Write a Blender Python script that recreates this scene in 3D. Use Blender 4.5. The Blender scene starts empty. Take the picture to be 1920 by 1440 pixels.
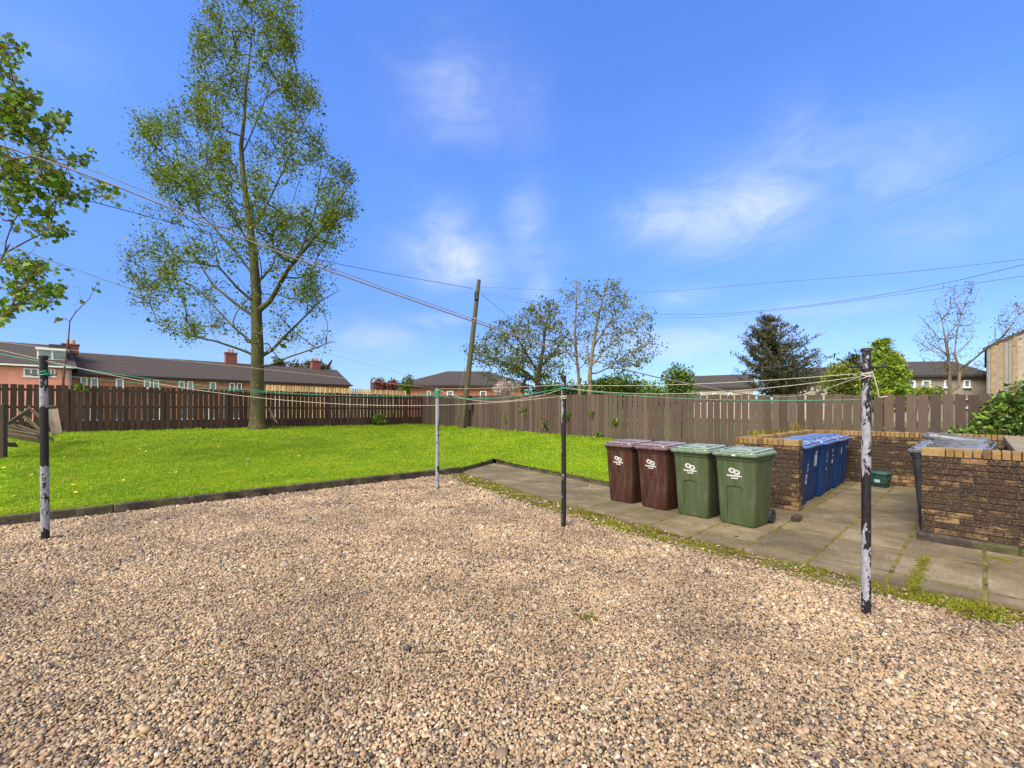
import bpy, math, random
import numpy as np
from mathutils import Vector, Matrix

random.seed(7)
rng = np.random.default_rng(7)
R = math.radians
scene = bpy.context.scene
COL = scene.collection

# ------------------------------------------------------------------ camera
F, UC, VH, H = 801.0, 960.0, 768.0, 1.62        # focal length and horizon in photo pixels, eye height in metres
cd = bpy.data.cameras.new('camera')
cam = bpy.data.objects.new('camera', cd)
COL.objects.link(cam)
cam.location = (0, 0, H)
cam.rotation_euler = (R(90), 0, 0)
cd.sensor_width = 36
cd.lens = F / 1920 * 36
cd.shift_y = (VH - 720) / 1920
cd.clip_end = 5000
cd.clip_start = 0.05
scene.camera = cam

# ------------------------------------------------------------------ world, sun, exposure
SUN = Vector((-0.50, -0.58, 0.80)).normalized()
SUN_EL = math.asin(SUN.z)
SUN_ROT = math.atan2(SUN.x, SUN.y) % (2 * math.pi)
scene.view_settings.view_transform = 'Standard'
scene.view_settings.look = 'None'
scene.view_settings.gamma = 1
scene.view_settings.exposure = 1.15
scene.cycles.use_denoising = True
scene.cycles.max_bounces = 8
scene.cycles.transparent_max_bounces = 8

W = bpy.data.worlds.new('World')
scene.world = W
W.use_nodes = True


class NT:
    """small helper for writing node trees"""
    def __init__(s, tree):
        s.t = tree
        s.n = tree.nodes
        s.l = tree.links

    def add(s, typ, props=None, **ins):
        nd = s.n.new(typ)
        for k, v in (props or {}).items():
            setattr(nd, k, v)
        for k, v in ins.items():
            key = int(k[1:]) if (k[0] == 'i' and k[1:].isdigit()) else k.replace('_', ' ')
            s.set(nd, key, v)
        return nd

    def set(s, nd, key, v):
        if isinstance(v, bpy.types.NodeSocket):
            s.l.new(v, nd.inputs[key])
        elif isinstance(v, bpy.types.Node):
            s.l.new(v.outputs[0], nd.inputs[key])
        else:
            nd.inputs[key].default_value = v

    def math(s, op, a, b=0.0, c=None, clamp=False):
        nd = s.add('ShaderNodeMath', {'operation': op, 'use_clamp': clamp}, i0=a, i1=b)
        if c is not None:
            s.set(nd, 2, c)
        return nd.outputs[0]

    def vmath(s, op, a, b=(0, 0, 0)):
        nd = s.add('ShaderNodeVectorMath', {'operation': op}, i0=a, i1=b)
        return nd.outputs['Value'] if op in ('DOT_PRODUCT', 'LENGTH') else nd.outputs[0]

    def mix(s, fac, a, b, blend='MIX'):
        nd = s.n.new('ShaderNodeMix')
        nd.data_type = 'RGBA'
        nd.blend_type = blend
        nd.clamp_factor = True
        s.set(nd, 0, fac)
        for k, v in ((6, a), (7, b)):
            if isinstance(v, tuple) and len(v) == 3:
                v = v + (1,)
            s.set(nd, k, v)
        return nd.outputs[2]

    def noise(s, vec, scale, detail=4, rough=0.55, dist=0.0):
        nd = s.add('ShaderNodeTexNoise', None, Scale=scale, Detail=detail, Roughness=rough, Distortion=dist)
        if vec is not None:
            s.set(nd, 'Vector', vec)
        return nd.outputs[0]

    def ramp(s, fac, stops, interp='LINEAR'):
        nd = s.n.new('ShaderNodeValToRGB')
        nd.color_ramp.interpolation = interp
        e = nd.color_ramp.elements
        while len(e) < len(stops):
            e.new(0.5)
        for el, (p, c) in zip(e, stops):
            el.position = p
            el.color = (c, c, c, 1) if isinstance(c, (int, float)) else tuple(c) + (1,)
        s.set(nd, 0, fac)
        return nd.outputs[0]

    def mapping(s, vec, scale=(1, 1, 1), rot=(0, 0, 0), loc=(0, 0, 0)):
        return s.add('ShaderNodeMapping', None, Vector=vec, Scale=scale, Rotation=rot, Location=loc).outputs[0]


def build_world():
    nt = NT(W.node_tree)
    nt.n.clear()
    sky = nt.add('ShaderNodeTexSky', {'sky_type': 'NISHITA', 'sun_disc': False, 'sun_elevation': SUN_EL,
                                      'sun_rotation': SUN_ROT, 'air_density': 1.0, 'dust_density': 0.4, 'ozone_density': 1.6})
    co = nt.add('ShaderNodeTexCoord').outputs['Generated']
    sep = nt.add('ShaderNodeSeparateXYZ', None, Vector=co)
    x, y, z = sep.outputs
    az = nt.math('ARCTAN2', x, y)
    el = nt.math('ARCSINE', z)
    wob = nt.noise(co, 4.0, 5, 0.6)
    fine = nt.noise(nt.mapping(co, (1, 1, 2.2)), 6.5, 9, 0.6, 0.8)
    # soft banks of fair-weather cloud: (azimuth, elevation, width, height, strength), all in radians on the sky itself
    def px(u, v, wu, hv, st):
        xx, zz = (u - UC) / F, (VH - v) / F
        a = math.atan2(xx, 1)
        e = math.atan(zz / math.sqrt(1 + xx * xx))
        k = math.cos(a)
        return a, e, wu / F * k * k, hv / F * k, st
    banks = [px(845, 485, 85, 45, .95), px(830, 430, 60, 50, .40), px(985, 410, 40, 55, .45), px(990, 475, 60, 40, .32),
             px(1245, 408, 90, 38, .72), px(1390, 398, 130, 55, .95), px(1520, 310, 210, 60, .34), px(1660, 320, 160, 70, .34), px(1760, 430, 160, 60, .22), px(1480, 240, 60, 50, .28),
             px(865, 175, 100, 60, .42), px(970, 200, 70, 60, .16), px(710, 635, 90, 30, .55), px(815, 602, 50, 14, .5),
             px(1300, 640, 200, 34, .6), px(1540, 580, 190, 22, .30), px(1285, 555, 50, 20, .4), px(560, 660, 160, 30, .25),
             px(90, 110, 160, 70, .12), px(1850, 380, 150, 60, .18), px(1010, 535, 30, 40, .3), px(1150, 655, 300, 26, .30)]
    tot = None
    for a0, e0, sa, se, st in banks:
        da = nt.math('DIVIDE', nt.math('SUBTRACT', az, a0), sa)
        de = nt.math('DIVIDE', nt.math('SUBTRACT', el, e0), se)
        q = nt.math('ADD', nt.math('MULTIPLY', da, da), nt.math('MULTIPLY', de, de))
        g = nt.math('MULTIPLY', nt.math('POWER', 2.718, nt.math('MULTIPLY', q, -1.0)), st)
        tot = g if tot is None else nt.math('MAXIMUM', tot, g)
    # thin high veil and loose wisps over the rest of the dome
    veil = nt.math('MULTIPLY', nt.ramp(wob, [(0.50, 0.0), (0.80, 1.0)]), 0.05)
    mod = nt.ramp(fine, [(0.30, 0.12), (0.68, 1.0)])
    cl = nt.math('ADD', nt.math('MULTIPLY', tot, mod), nt.math('MULTIPLY', veil, mod))
    # grade of the clear sky
    tint = nt.mix(1.0, sky.outputs[0], nt.ramp(nt.math('DIVIDE', el, 1.5708), SKY_TINT), 'MULTIPLY')
    final = nt.mix(nt.math('MULTIPLY', cl, 0.85, clamp=True), tint, CLOUD_RGB)
    # bright broken cloud added behind the viewer, out of view, as neutral fill light
    bk = nt.math('ADD', nt.math('MULTIPLY', y, -0.9), nt.math('MULTIPLY', z, 0.30))
    bk = nt.math('ADD', bk, nt.math('MULTIPLY', nt.math('SUBTRACT', fine, 0.5), 0.5))
    final = nt.mix(nt.ramp(bk, [(0.10, 0.0), (0.42, 0.92)]), final, BACK_RGB)
    bg = nt.add('ShaderNodeBackground', None, Color=final, Strength=SKY_STRENGTH)
    out = nt.add('ShaderNodeOutputWorld', None, Surface=bg)


SKY_TINT = [(0.0, (.42, .55, .80)), (0.12, (.42, .58, .95)), (0.28, (.61, .88, 1.40)), (0.48, (.65, .96, 1.66))]
BACK_RGB = (8.4, 8.2, 7.6)
CLOUD_RGB = (4.5, 4.7, 5.0)
SKY_STRENGTH = 0.1
build_world()

sl = bpy.data.lights.new('sun', 'SUN')
sl.energy = 3.2
sl.angle = R(32)
sl.color = (1.0, 0.93, 0.82)
so = bpy.data.objects.new('sun', sl)
COL.objects.link(so)
so.rotation_euler = SUN.to_track_quat('Z', 'Y').to_euler()

# ------------------------------------------------------------------ photo geometry helpers
def G(u, v, z=0.0):
    """ground point at height z that the photo shows at (u, v)"""
    Y = F * (H - z) / (v - VH)
    return ((u - UC) / F * Y, Y)


def at(u, v, Y):
    return np.array(((u - UC) / F * Y, Y, H + (VH - v) / F * Y))


K = np.array(G(866, 886))
AX = np.array((-0.672, 0.74))       # along the path, away from the camera
CX = np.array((0.74, 0.672))        # from the path into the bin store


def sm(x):
    x = min(1.0, max(0.0, x))
    return x * x * (3 - 2 * x)


def lawn_z(x, y):
    d = np.array((x, y)) - K
    s, t = d @ AX, d @ CX
    fs = min(1, max(0, s / 14.0))
    fs = 0.65 * fs + 0.35 * sm(fs)
    ft = 0.75 * min(1, max(0, (t - 1.5) / 4.8)) * (1 if s > 0 else max(0.12, 1 + s / 9))
    return 0.13 + 0.59 * (1 - (1 - fs) * (1 - ft))


# ------------------------------------------------------------------ object helpers
def new_mesh(name, verts, faces, mats, smooth=False, mat_idx=None, angle=None):
    me = bpy.data.meshes.new(name)
    verts = np.asarray(verts, dtype=np.float64).reshape(-1, 3)
    if isinstance(faces, np.ndarray) and faces.ndim == 2:
        k = faces.shape[1]
        me.vertices.add(len(verts))
        me.vertices.foreach_set('co', verts.ravel())
        me.loops.add(faces.size)
        me.loops.foreach_set('vertex_index', faces.ravel().astype(np.int32))
        me.polygons.add(len(faces))
        me.polygons.foreach_set('loop_start', np.arange(0, faces.size, k, dtype=np.int32))
        me.update(calc_edges=True)
    else:
        me.from_pydata([tuple(v) for v in verts], [], [tuple(f) for f in faces])
    for m in (mats if isinstance(mats, (list, tuple)) else [mats]):
        me.materials.append(m)
    if mat_idx is not None:
        me.polygons.foreach_set('material_index', np.asarray(mat_idx, dtype=np.int32))
    if smooth and len(me.polygons):
        me.polygons.foreach_set('use_smooth', np.ones(len(me.polygons), dtype=bool))
        if angle is not None:
            try:
                me.set_sharp_from_angle(angle=angle)
            except Exception:
                pass
    me.update()
    return me


def obj(name, verts, faces, mats, parent=None, smooth=False, loc=None, mat_idx=None, angle=None):
    o = bpy.data.objects.new(name, new_mesh(name, verts, faces, mats, smooth, mat_idx, angle))
    COL.objects.link(o)
    if parent is not None:
        o.parent = parent
    if loc is not None:
        o.location = loc
    return o


def tag(o, label=None, cat=None, group=None, kind=None):
    if label: o['label'] = label
    if cat: o['category'] = cat
    if group: o['group'] = group
    if kind: o['kind'] = kind
    return o


def thing(name, label, cat, loc=(0, 0, 0), rz=0.0, group=None):
    o = bpy.data.objects.new(name, None)
    o.empty_display_size = 0.2
    COL.objects.link(o)
    o.location = loc
    o.rotation_euler = (0, 0, rz)
    return tag(o, label, cat, group)


def dup(root, loc, rz, label=None, group=None):
    r = root.copy(); COL.objects.link(r)
    r.location = loc; r.rotation_euler = (0, 0, rz)
    if label: r['label'] = label
    if group: r['group'] = group
    for ch in list(root.children):
        c = ch.copy(); COL.objects.link(c); c.parent = r
        for g in list(ch.children):
            d = g.copy(); COL.objects.link(d); d.parent = c
    return r


class MB:
    """collects boxes, bars and tubes into one mesh"""
    def __init__(s):
        s.v, s.f, s.m = [], [], []
        s.cur = 0

    def add(s, verts, faces):
        b = len(s.v)
        s.v += [tuple(v) for v in verts]
        for f in faces:
            s.f.append(tuple(b + i for i in f))
            s.m.append(s.cur)

    def box(s, c, size, rz=0.0, rot=None):
        hx, hy, hz = size[0] / 2, size[1] / 2, size[2] / 2
        vs = [Vector((x, y, z)) for z in (-hz, hz) for y in (-hy, hy) for x in (-hx, hx)]
        M = rot if rot is not None else Matrix.Rotation(rz, 3, 'Z')
        s.add([M @ v + Vector(c) for v in vs], [(0, 2, 3, 1), (4, 5, 7, 6), (0, 1, 5, 4), (2, 6, 7, 3), (0, 4, 6, 2), (1, 3, 7, 5)])

    def bbox(s, c, size, b=0.004, rz=0.0):
        """box with chamfered edges"""
        hx, hy, hz = size[0] / 2, size[1] / 2, size[2] / 2
        ring = lambda z, ix, iy, cc: [(-hx + ix + cc, -hy + iy, z), (hx - ix - cc, -hy + iy, z), (hx - ix, -hy + iy + cc, z), (hx - ix, hy - iy - cc, z),
                                      (hx - ix - cc, hy - iy, z), (-hx + ix + cc, hy - iy, z), (-hx + ix, hy - iy - cc, z), (-hx + ix, -hy + iy + cc, z)]
        vs = ring(-hz, b, b, b) + ring(-hz + b, 0, 0, b) + ring(hz - b, 0, 0, b) + ring(hz, b, b, b)
        fs = [tuple(range(7, -1, -1)), tuple(range(24, 32))]
        for k in range(3):
            for i in range(8):
                j = (i + 1) % 8
                fs.append((k * 8 + i, k * 8 + j, k * 8 + 8 + j, k * 8 + 8 + i))
        M = Matrix.Rotation(rz, 3, 'Z')
        s.add([M @ Vector(v) + Vector(c) for v in vs], fs)

    def bar(s, p0, p1, w, t, up=(0, 0, 1)):
        """rectangular bar from p0 to p1, w wide (sideways), t thick (along up)"""
        p0, p1 = Vector(p0), Vector(p1)
        d = (p1 - p0)
        dn = d.normalized()
        side = dn.cross(Vector(up))
        if side.length < 1e-4:
            side = dn.cross(Vector((1, 0, 0)))
        side.normalize()
        u = side.cross(dn).normalized()
        vs = []
        for p in (p0, p1):
            for a, b in ((-1, -1), (1, -1), (1, 1), (-1, 1)):
                vs.append(p + side * (a * w / 2) + u * (b * t / 2))
        s.add(vs, [(3, 2, 1, 0), (4, 5, 6, 7), (0, 1, 5, 4), (1, 2, 6, 5), (2, 3, 7, 6), (3, 0, 4, 7)])

    def tube(s, pts, rad, k=6, cap=True):
        pts = [Vector(p) for p in pts]
        n = len(pts)
        rads = rad if isinstance(rad, (list, tuple, np.ndarray)) else [rad] * n
        t0 = (pts[1] - pts[0]).normalized()
        side = t0.cross(Vector((0, 0, 1)))
        if side.length < 1e-3:
            side = Vector((1, 0, 0))
        side.normalize()
        vs, fs = [], []
        for i, p in enumerate(pts):
            t = (pts[min(i + 1, n - 1)] - pts[max(i - 1, 0)]).normalized()
            side = (side - t * side.dot(t)).normalized()
            up = t.cross(side)
            for j in range(k):
                a = 2 * math.pi * j / k
                vs.append(p + (side * math.cos(a) + up * math.sin(a)) * rads[i])
        for i in range(n - 1):
            for j in range(k):
                j2 = (j + 1) % k
                fs.append((i * k + j, i * k + j2, (i + 1) * k + j2, (i + 1) * k + j))
        if cap:
            fs.append(tuple(range(k - 1, -1, -1)))
            fs.append(tuple((n - 1) * k + j for j in range(k)))
        s.add(vs, fs)

    def lathe(s, prof, k=16, M=None):
        """profile [(r, z)] turned about z"""
        vs, fs = [], []
        for r, z in prof:
            for j in range(k):
                a = 2 * math.pi * j / k
                v = Vector((r * math.cos(a), r * math.sin(a), z))
                vs.append(M @ v if M is not None else v)
        for i in range(len(prof) - 1):
            for j in range(k):
                j2 = (j + 1) % k
                fs.append((i * k + j, i * k + j2, (i + 1) * k + j2, (i + 1) * k + j))
        fs.append(tuple(range(k - 1, -1, -1)))
        fs.append(tuple((len(prof) - 1) * k + j for j in range(k)))
        s.add(vs, fs)

    def loft(s, rings, cap0=True, cap1=True):
        k = len(rings[0])
        vs = [v for r in rings for v in r]
        fs = []
        for i in range(len(rings) - 1):
            for j in range(k):
                j2 = (j + 1) % k
                fs.append((i * k + j, i * k + j2, (i + 1) * k + j2, (i + 1) * k + j))
        if cap0: fs.append(tuple(range(k - 1, -1, -1)))
        if cap1: fs.append(tuple((len(rings) - 1) * k + j for j in range(k)))
        s.add(vs, fs)

    def build(s, name, mats, parent=None, smooth=False, angle=None, loc=None):
        return obj(name, s.v, s.f, mats, parent, smooth, loc, s.m, angle)


def rrect(w, d, r, z, n=5, cy=0.0):
    """rounded rectangle ring, counter-clockwise"""
    out = []
    for cx, cyy, a0 in ((w / 2 - r, d / 2 - r, 0), (-w / 2 + r, d / 2 - r, 90), (-w / 2 + r, -d / 2 + r, 180), (w / 2 - r, -d / 2 + r, 270)):
        for i in range(n + 1):
            a = R(a0 + 90 * i / n)
            out.append((cx + r * math.cos(a), cyy + r * math.sin(a) + cy, z))
    return out


# ------------------------------------------------------------------ scattered stuff (one object, instanced on its own points)
def scatter(name, protos, pts, rots, scls, mats, label, cat, pick=None, smooth=True):
    n = len(pts)
    vs = [np.asarray(pts, dtype=np.float64)]
    var = [np.zeros(n, dtype=np.int32)]
    faces, base = [], n
    for i, (pv, pf) in enumerate(protos):
        vs.append(np.asarray(pv, dtype=np.float64))
        var.append(np.full(len(pv), i + 1, dtype=np.int32))
        faces += [tuple(base + q for q in f) for f in pf]
        base += len(pv)
    allv = np.concatenate(vs)
    me = bpy.data.meshes.new(name)
    me.vertices.add(len(allv))
    me.vertices.foreach_set('co', allv.ravel())
    ls = [len(f) for f in faces]
    me.loops.add(sum(ls))
    me.loops.foreach_set('vertex_index', np.array([q for f in faces for q in f], dtype=np.int32))
    me.polygons.add(len(faces))
    me.polygons.foreach_set('loop_start', np.concatenate(([0], np.cumsum(ls)[:-1])).astype(np.int32))
    me.update(calc_edges=True)
    if smooth:
        me.polygons.foreach_set('use_smooth', np.ones(len(faces), dtype=bool))
    me.materials.append(mats)
    pad = len(allv) - n
    def attr(nm, typ, data, key):
        a = me.attributes.new(nm, typ, 'POINT')
        a.data.foreach_set(key, data)
    attr('variant', 'INT', np.concatenate(var), 'value')
    attr('turn', 'FLOAT_VECTOR', np.concatenate((np.asarray(rots), np.zeros((pad, 3)))).astype(np.float32).ravel(), 'vector')
    attr('size', 'FLOAT_VECTOR', np.concatenate((np.asarray(scls), np.ones((pad, 3)))).astype(np.float32).ravel(), 'vector')
    pk = rng.integers(0, len(protos), n) if pick is None else pick
    attr('choice', 'INT', np.concatenate((pk, np.zeros(pad))).astype(np.int32), 'value')
    o = bpy.data.objects.new(name, me)
    COL.objects.link(o)
    ng = bpy.data.node_groups.new(name + '_scatter', 'GeometryNodeTree')
    ng.interface.new_socket('Geometry', in_out='INPUT', socket_type='NodeSocketGeometry')
    ng.interface.new_socket('Geometry', in_out='OUTPUT', socket_type='NodeSocketGeometry')
    N, L = ng.nodes, ng.links
    gi, go = N.new('NodeGroupInput'), N.new('NodeGroupOutput')
    def named(nm, typ):
        a = N.new('GeometryNodeInputNamedAttribute'); a.data_type = typ; a.inputs['Name'].default_value = nm
        return a.outputs['Attribute']
    va = named('variant', 'INT')
    def part(i):
        c = N.new('FunctionNodeCompare'); c.data_type = 'INT'; c.operation = 'EQUAL'
        L.new(va, c.inputs[2]); c.inputs[3].default_value = i
        s = N.new('GeometryNodeSeparateGeometry'); s.domain = 'POINT'
        L.new(gi.outputs[0], s.inputs['Geometry']); L.new(c.outputs[0], s.inputs['Selection'])
        return s.outputs['Selection']
    jn = N.new('GeometryNodeJoinGeometry')
    for i in range(len(protos)):
        g2 = N.new('GeometryNodeGeometryToInstance')
        L.new(part(i + 1), g2.inputs[0]); L.new(g2.outputs[0], jn.inputs[0])
    iop = N.new('GeometryNodeInstanceOnPoints')
    L.new(part(0), iop.inputs['Points']); L.new(jn.outputs[0], iop.inputs['Instance'])
    iop.inputs['Pick Instance'].default_value = True
    L.new(named('choice', 'INT'), iop.inputs['Instance Index'])
    e2 = N.new('FunctionNodeEulerToRotation')
    L.new(named('turn', 'FLOAT_VECTOR'), e2.inputs[0])
    L.new(e2.outputs[0], iop.inputs['Rotation'])
    L.new(named('size', 'FLOAT_VECTOR'), iop.inputs['Scale'])
    L.new(iop.outputs[0], go.inputs[0])
    md = o.modifiers.new('scatter', 'NODES')
    md.node_group = ng
    tag(o, label, cat, kind='stuff')
    return o


def in_poly(P, poly):
    x, y = P[:, 0], P[:, 1]
    ins = np.zeros(len(P), dtype=bool)
    n = len(poly)
    for i in range(n):
        x0, y0 = poly[i]; x1, y1 = poly[(i + 1) % n]
        c = ((y0 > y) != (y1 > y)) & (x < (x1 - x0) * (y - y0) / ((y1 - y0) or 1e-9) + x0)
        ins ^= c
    return ins


def seg_dist(P, line):
    best = np.full(len(P), 1e9)
    for a, b in zip(line[:-1], line[1:]):
        a, b = np.array(a), np.array(b)
        d = b - a
        t = np.clip(((P - a) @ d) / (d @ d), 0, 1)
        best = np.minimum(best, np.linalg.norm(P - (a + t[:, None] * d), axis=1))
    return best


# ------------------------------------------------------------------ materials
def mat(name):
    m = bpy.data.materials.new(name)
    m.use_nodes = True
    nt = NT(m.node_tree)
    nt.n.clear()
    out = nt.n.new('ShaderNodeOutputMaterial')
    b = nt.n.new('ShaderNodeBsdfPrincipled')
    nt.l.new(b.outputs[0], out.inputs[0])
    nt.b, nt.out = b, out
    return m, nt


def bump(nt, h, strength=0.4, dist=0.01):
    bp = nt.add('ShaderNodeBump', None, Height=h, Strength=strength, Distance=dist)
    nt.l.new(bp.outputs[0], nt.b.inputs['Normal'])


def ocoord(nt):
    return nt.add('ShaderNodeTexCoord').outputs['Object']


def plain(name, c, rough=0.6, var=0.25, scale=8.0, bmp=0.0, spec=0.5, metal=0.0, streak=None):
    """paint, plastic, render: base colour broken by soft dirt and wear"""
    m, nt = mat(name)
    co = ocoord(nt)
    if streak: co = nt.mapping(co, streak)
    n = nt.noise(co, scale, 6, 0.6)
    dark = tuple(x * (1 - var) for x in c)
    lite = tuple(min(1, x * (1 + var * 0.7)) for x in c)
    nt.set(nt.b, 'Base Color', nt.ramp(n, [(0.3, dark), (0.7, lite)]))
    nt.set(nt.b, 'Roughness', nt.ramp(nt.noise(co, scale * 2.3, 3), [(0.3, max(0.05, rough - 0.1)), (0.7, min(1, rough + 0.1))]))
    nt.b.inputs['Specular IOR Level'].default_value = spec
    nt.b.inputs['Metallic'].default_value = metal
    if bmp: bump(nt, nt.noise(co, scale * 6, 5, 0.65), bmp, 0.01)
    return m


def leafy(name, cols, trans=0.35, rough=0.5):
    """leaves: a colour for each leaf, light passing through"""
    m, nt = mat(name)
    rnd = nt.add('ShaderNodeNewGeometry').outputs['Random Per Island']
    k = len(cols)
    c = nt.ramp(rnd, [((i + 0.5) / k, col) for i, col in enumerate(cols)])
    nt.set(nt.b, 'Base Color', c)
    nt.b.inputs['Roughness'].default_value = rough
    nt.b.inputs['Specular IOR Level'].default_value = 0.3
    tr = nt.add('ShaderNodeBsdfTranslucent', None, Color=nt.mix(1.0, c, (1.0, 1.0, 0.6), 'MULTIPLY'))
    mx = nt.add('ShaderNodeMixShader', None, i0=trans, i1=nt.b, i2=tr)
    nt.l.new(mx.outputs[0], nt.out.inputs[0])
    return m


def instanced(name, stops, trans=0.0, rough=0.7, patch=None):
    """stuff: a colour for each instance, plus slow drifts over the ground"""
    m, nt = mat(name)
    rnd = nt.add('ShaderNodeObjectInfo').outputs['Random']
    c = nt.ramp(rnd, stops)
    if patch:
        pos = nt.add('ShaderNodeNewGeometry').outputs['Position']
        n = nt.noise(pos, patch[0], 5, 0.6)
        c = nt.mix(nt.ramp(n, [(0.36, 0.0), (0.66, 1.0)]), c, nt.mix(1.0, c, patch[1], 'MULTIPLY'))
    nt.set(nt.b, 'Base Color', c)
    nt.b.inputs['Roughness'].default_value = rough
    nt.b.inputs['Specular IOR Level'].default_value = 0.3
    if trans:
        tr = nt.add('ShaderNodeBsdfTranslucent', None, Color=c)
        mx = nt.add('ShaderNodeMixShader', None, i0=trans, i1=nt.b, i2=tr)
        nt.l.new(mx.outputs[0], nt.out.inputs[0])
    return m


def wood(name, c1, c2, green=0.0):
    """weathered boards: long grain, one tone for each board, algae at random"""
    m, nt = mat(name)
    co = ocoord(nt)
    rnd = nt.add('ShaderNodeNewGeometry').outputs['Random Per Island']
    g = nt.noise(nt.mapping(co, (14, 14, 1.2)), 3.0, 8, 0.7)
    c = nt.ramp(g, [(0.25, c1), (0.75, c2)])
    c = nt.mix(1.0, c, nt.ramp(rnd, [(0, 0.62), (0.5, 0.95), (1, 1.25)]), 'MULTIPLY')
    if green:
        pn = nt.noise(co, 0.9, 5, 0.65)
        c = nt.mix(nt.math('MULTIPLY', nt.ramp(pn, [(0.45, 0), (0.75, 1)]), green), c, (0.075, 0.085, 0.03))
    nt.set(nt.b, 'Base Color', c)
    nt.b.inputs['Roughness'].default_value = 0.8
    nt.b.inputs['Specular IOR Level'].default_value = 0.25
    bump(nt, g, 0.35, 0.006)
    return m


def bricks(name, cols, soot, soot_lo=0.44, soot_hi=0.60):
    """each brick its own colour, soot and algae over all of them"""
    m, nt = mat(name)
    co = ocoord(nt)
    rnd = nt.add('ShaderNodeNewGeometry').outputs['Random Per Island']
    k = len(cols)
    c = nt.ramp(rnd, [((i + 0.5) / k, x) for i, x in enumerate(cols)])
    fn = nt.noise(co, 26, 6, 0.7)
    c = nt.mix(1.0, c, nt.ramp(fn, [(0.25, 0.6), (0.75, 1.25)]), 'MULTIPLY')
    big = nt.noise(co, 4.5, 9, 0.74, 0.8)
    mid = nt.noise(nt.mapping(co, (1, 1, 1.8)), 15, 7, 0.75, 0.4)
    sel = nt.math('ADD', nt.math('ADD', nt.math('MULTIPLY', big, 0.55), nt.math('MULTIPLY', mid, 0.45)), nt.math('MULTIPLY', nt.math('SUBTRACT', rnd, 0.5), 0.17))
    z = nt.add('ShaderNodeSeparateXYZ', None, Vector=co).outputs[2]
    band = nt.ramp(z, [(0.0, -0.01), (0.14, 0.02), (0.30, 0.085), (0.80, 0.095), (0.95, 0.04), (1.04, -0.01)])
    sel = nt.math('ADD', sel, band)
    fleck = nt.noise(co, 55, 5, 0.75)
    sootc = nt.mix(nt.ramp(fleck, [(0.50, 0.0), (0.68, 1.0)]), soot, (.20, .135, .065))
    sootc = nt.mix(nt.ramp(nt.noise(co, 8, 5, 0.7), [(0.40, 0.0), (0.65, 0.6)]), sootc, (.045, .022, .020))
    c = nt.mix(nt.ramp(sel, [(soot_lo, 0.0), (soot_hi, 0.97)]), c, sootc)
    moss = nt.math('MULTIPLY', nt.ramp(nt.noise(co, 5.0, 6, 0.7), [(0.50, 0), (0.66, 1)]), 0.40)
    c = nt.mix(moss, c, (.060, .054, .016))
    nt.set(nt.b, 'Base Color', c)
    nt.b.inputs['Roughness'].default_value = 0.9
    nt.b.inputs['Specular IOR Level'].default_value = 0.2
    bump(nt, fn, 0.6, 0.006)
    return m


M = {}
# each pebble its own stone; a drift of darker stone here and there
M['pebble'] = instanced('pebble', [(0.0, (0.0530, 0.0436, 0.0387)), (0.08, (0.1011, 0.0816, 0.0670)), (0.16, (0.1830, 0.1376, 0.0970)), (0.26, (0.2697, 0.1851, 0.1014)), (0.36, (0.3660, 0.2515, 0.1366)), (0.46, (0.3082, 0.2136, 0.1234)),
                                   (0.55, (0.4142, 0.2895, 0.1631)), (0.63, (0.2793, 0.1566, 0.0838)), (0.70, (0.4527, 0.3465, 0.2204)), (0.77, (0.2312, 0.1946, 0.1322)), (0.84, (0.3853, 0.2468, 0.1719)), (0.91, (0.5298, 0.4414, 0.3306)), (0.96, (0.4045, 0.2990, 0.1631)), (1.0, (0.1445, 0.1186, 0.1014))],
                        rough=0.6, patch=(1.0, (0.56, 0.54, 0.57)))
M['gravel_base'] = plain('gravel_base', (.14, .10, .07), 0.95, 0.4, 40, 0.6)
M['grass'] = instanced('grass', [(0.0, (.15, .27, .002)), (0.35, (.22, .36, .003)), (0.65, (.29, .41, .004)), (0.85, (.35, .40, .012)), (0.95, (.42, .40, .03)), (1.0, (.40, .33, .08))],
                       trans=0.3, rough=0.6, patch=(0.9, (0.70, 0.80, 0.9)))
M['moss'] = instanced('moss', [(0.0, (.085, .105, .008)), (0.25, (.19, .18, .014)), (0.5, (.29, .255, .022)), (0.7, (.20, .255, .014)), (0.85, (.14, .24, .010)), (1.0, (.18, .115, .035))], trans=0.25, rough=0.8,
                      patch=(2.6, (0.72, 0.62, 0.6)))


def lawn_mat():
    m, nt = mat('lawn')
    co = ocoord(nt)
    a = nt.noise(co, 0.5, 6, 0.6)
    b = nt.noise(co, 14, 6, 0.7)
    c = nt.ramp(a, [(0.3, (.13, .27, .003)), (0.55, (.19, .34, .004)), (0.75, (.26, .37, .006))])
    c = nt.mix(1.0, c, nt.ramp(b, [(0.25, 0.55), (0.75, 1.3)]), 'MULTIPLY')
    nt.set(nt.b, 'Base Color', c)
    nt.b.inputs['Roughness'].default_value = 0.9
    nt.b.inputs['Specular IOR Level'].default_value = 0.15
    bump(nt, b, 0.8, 0.03)
    return m


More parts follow.
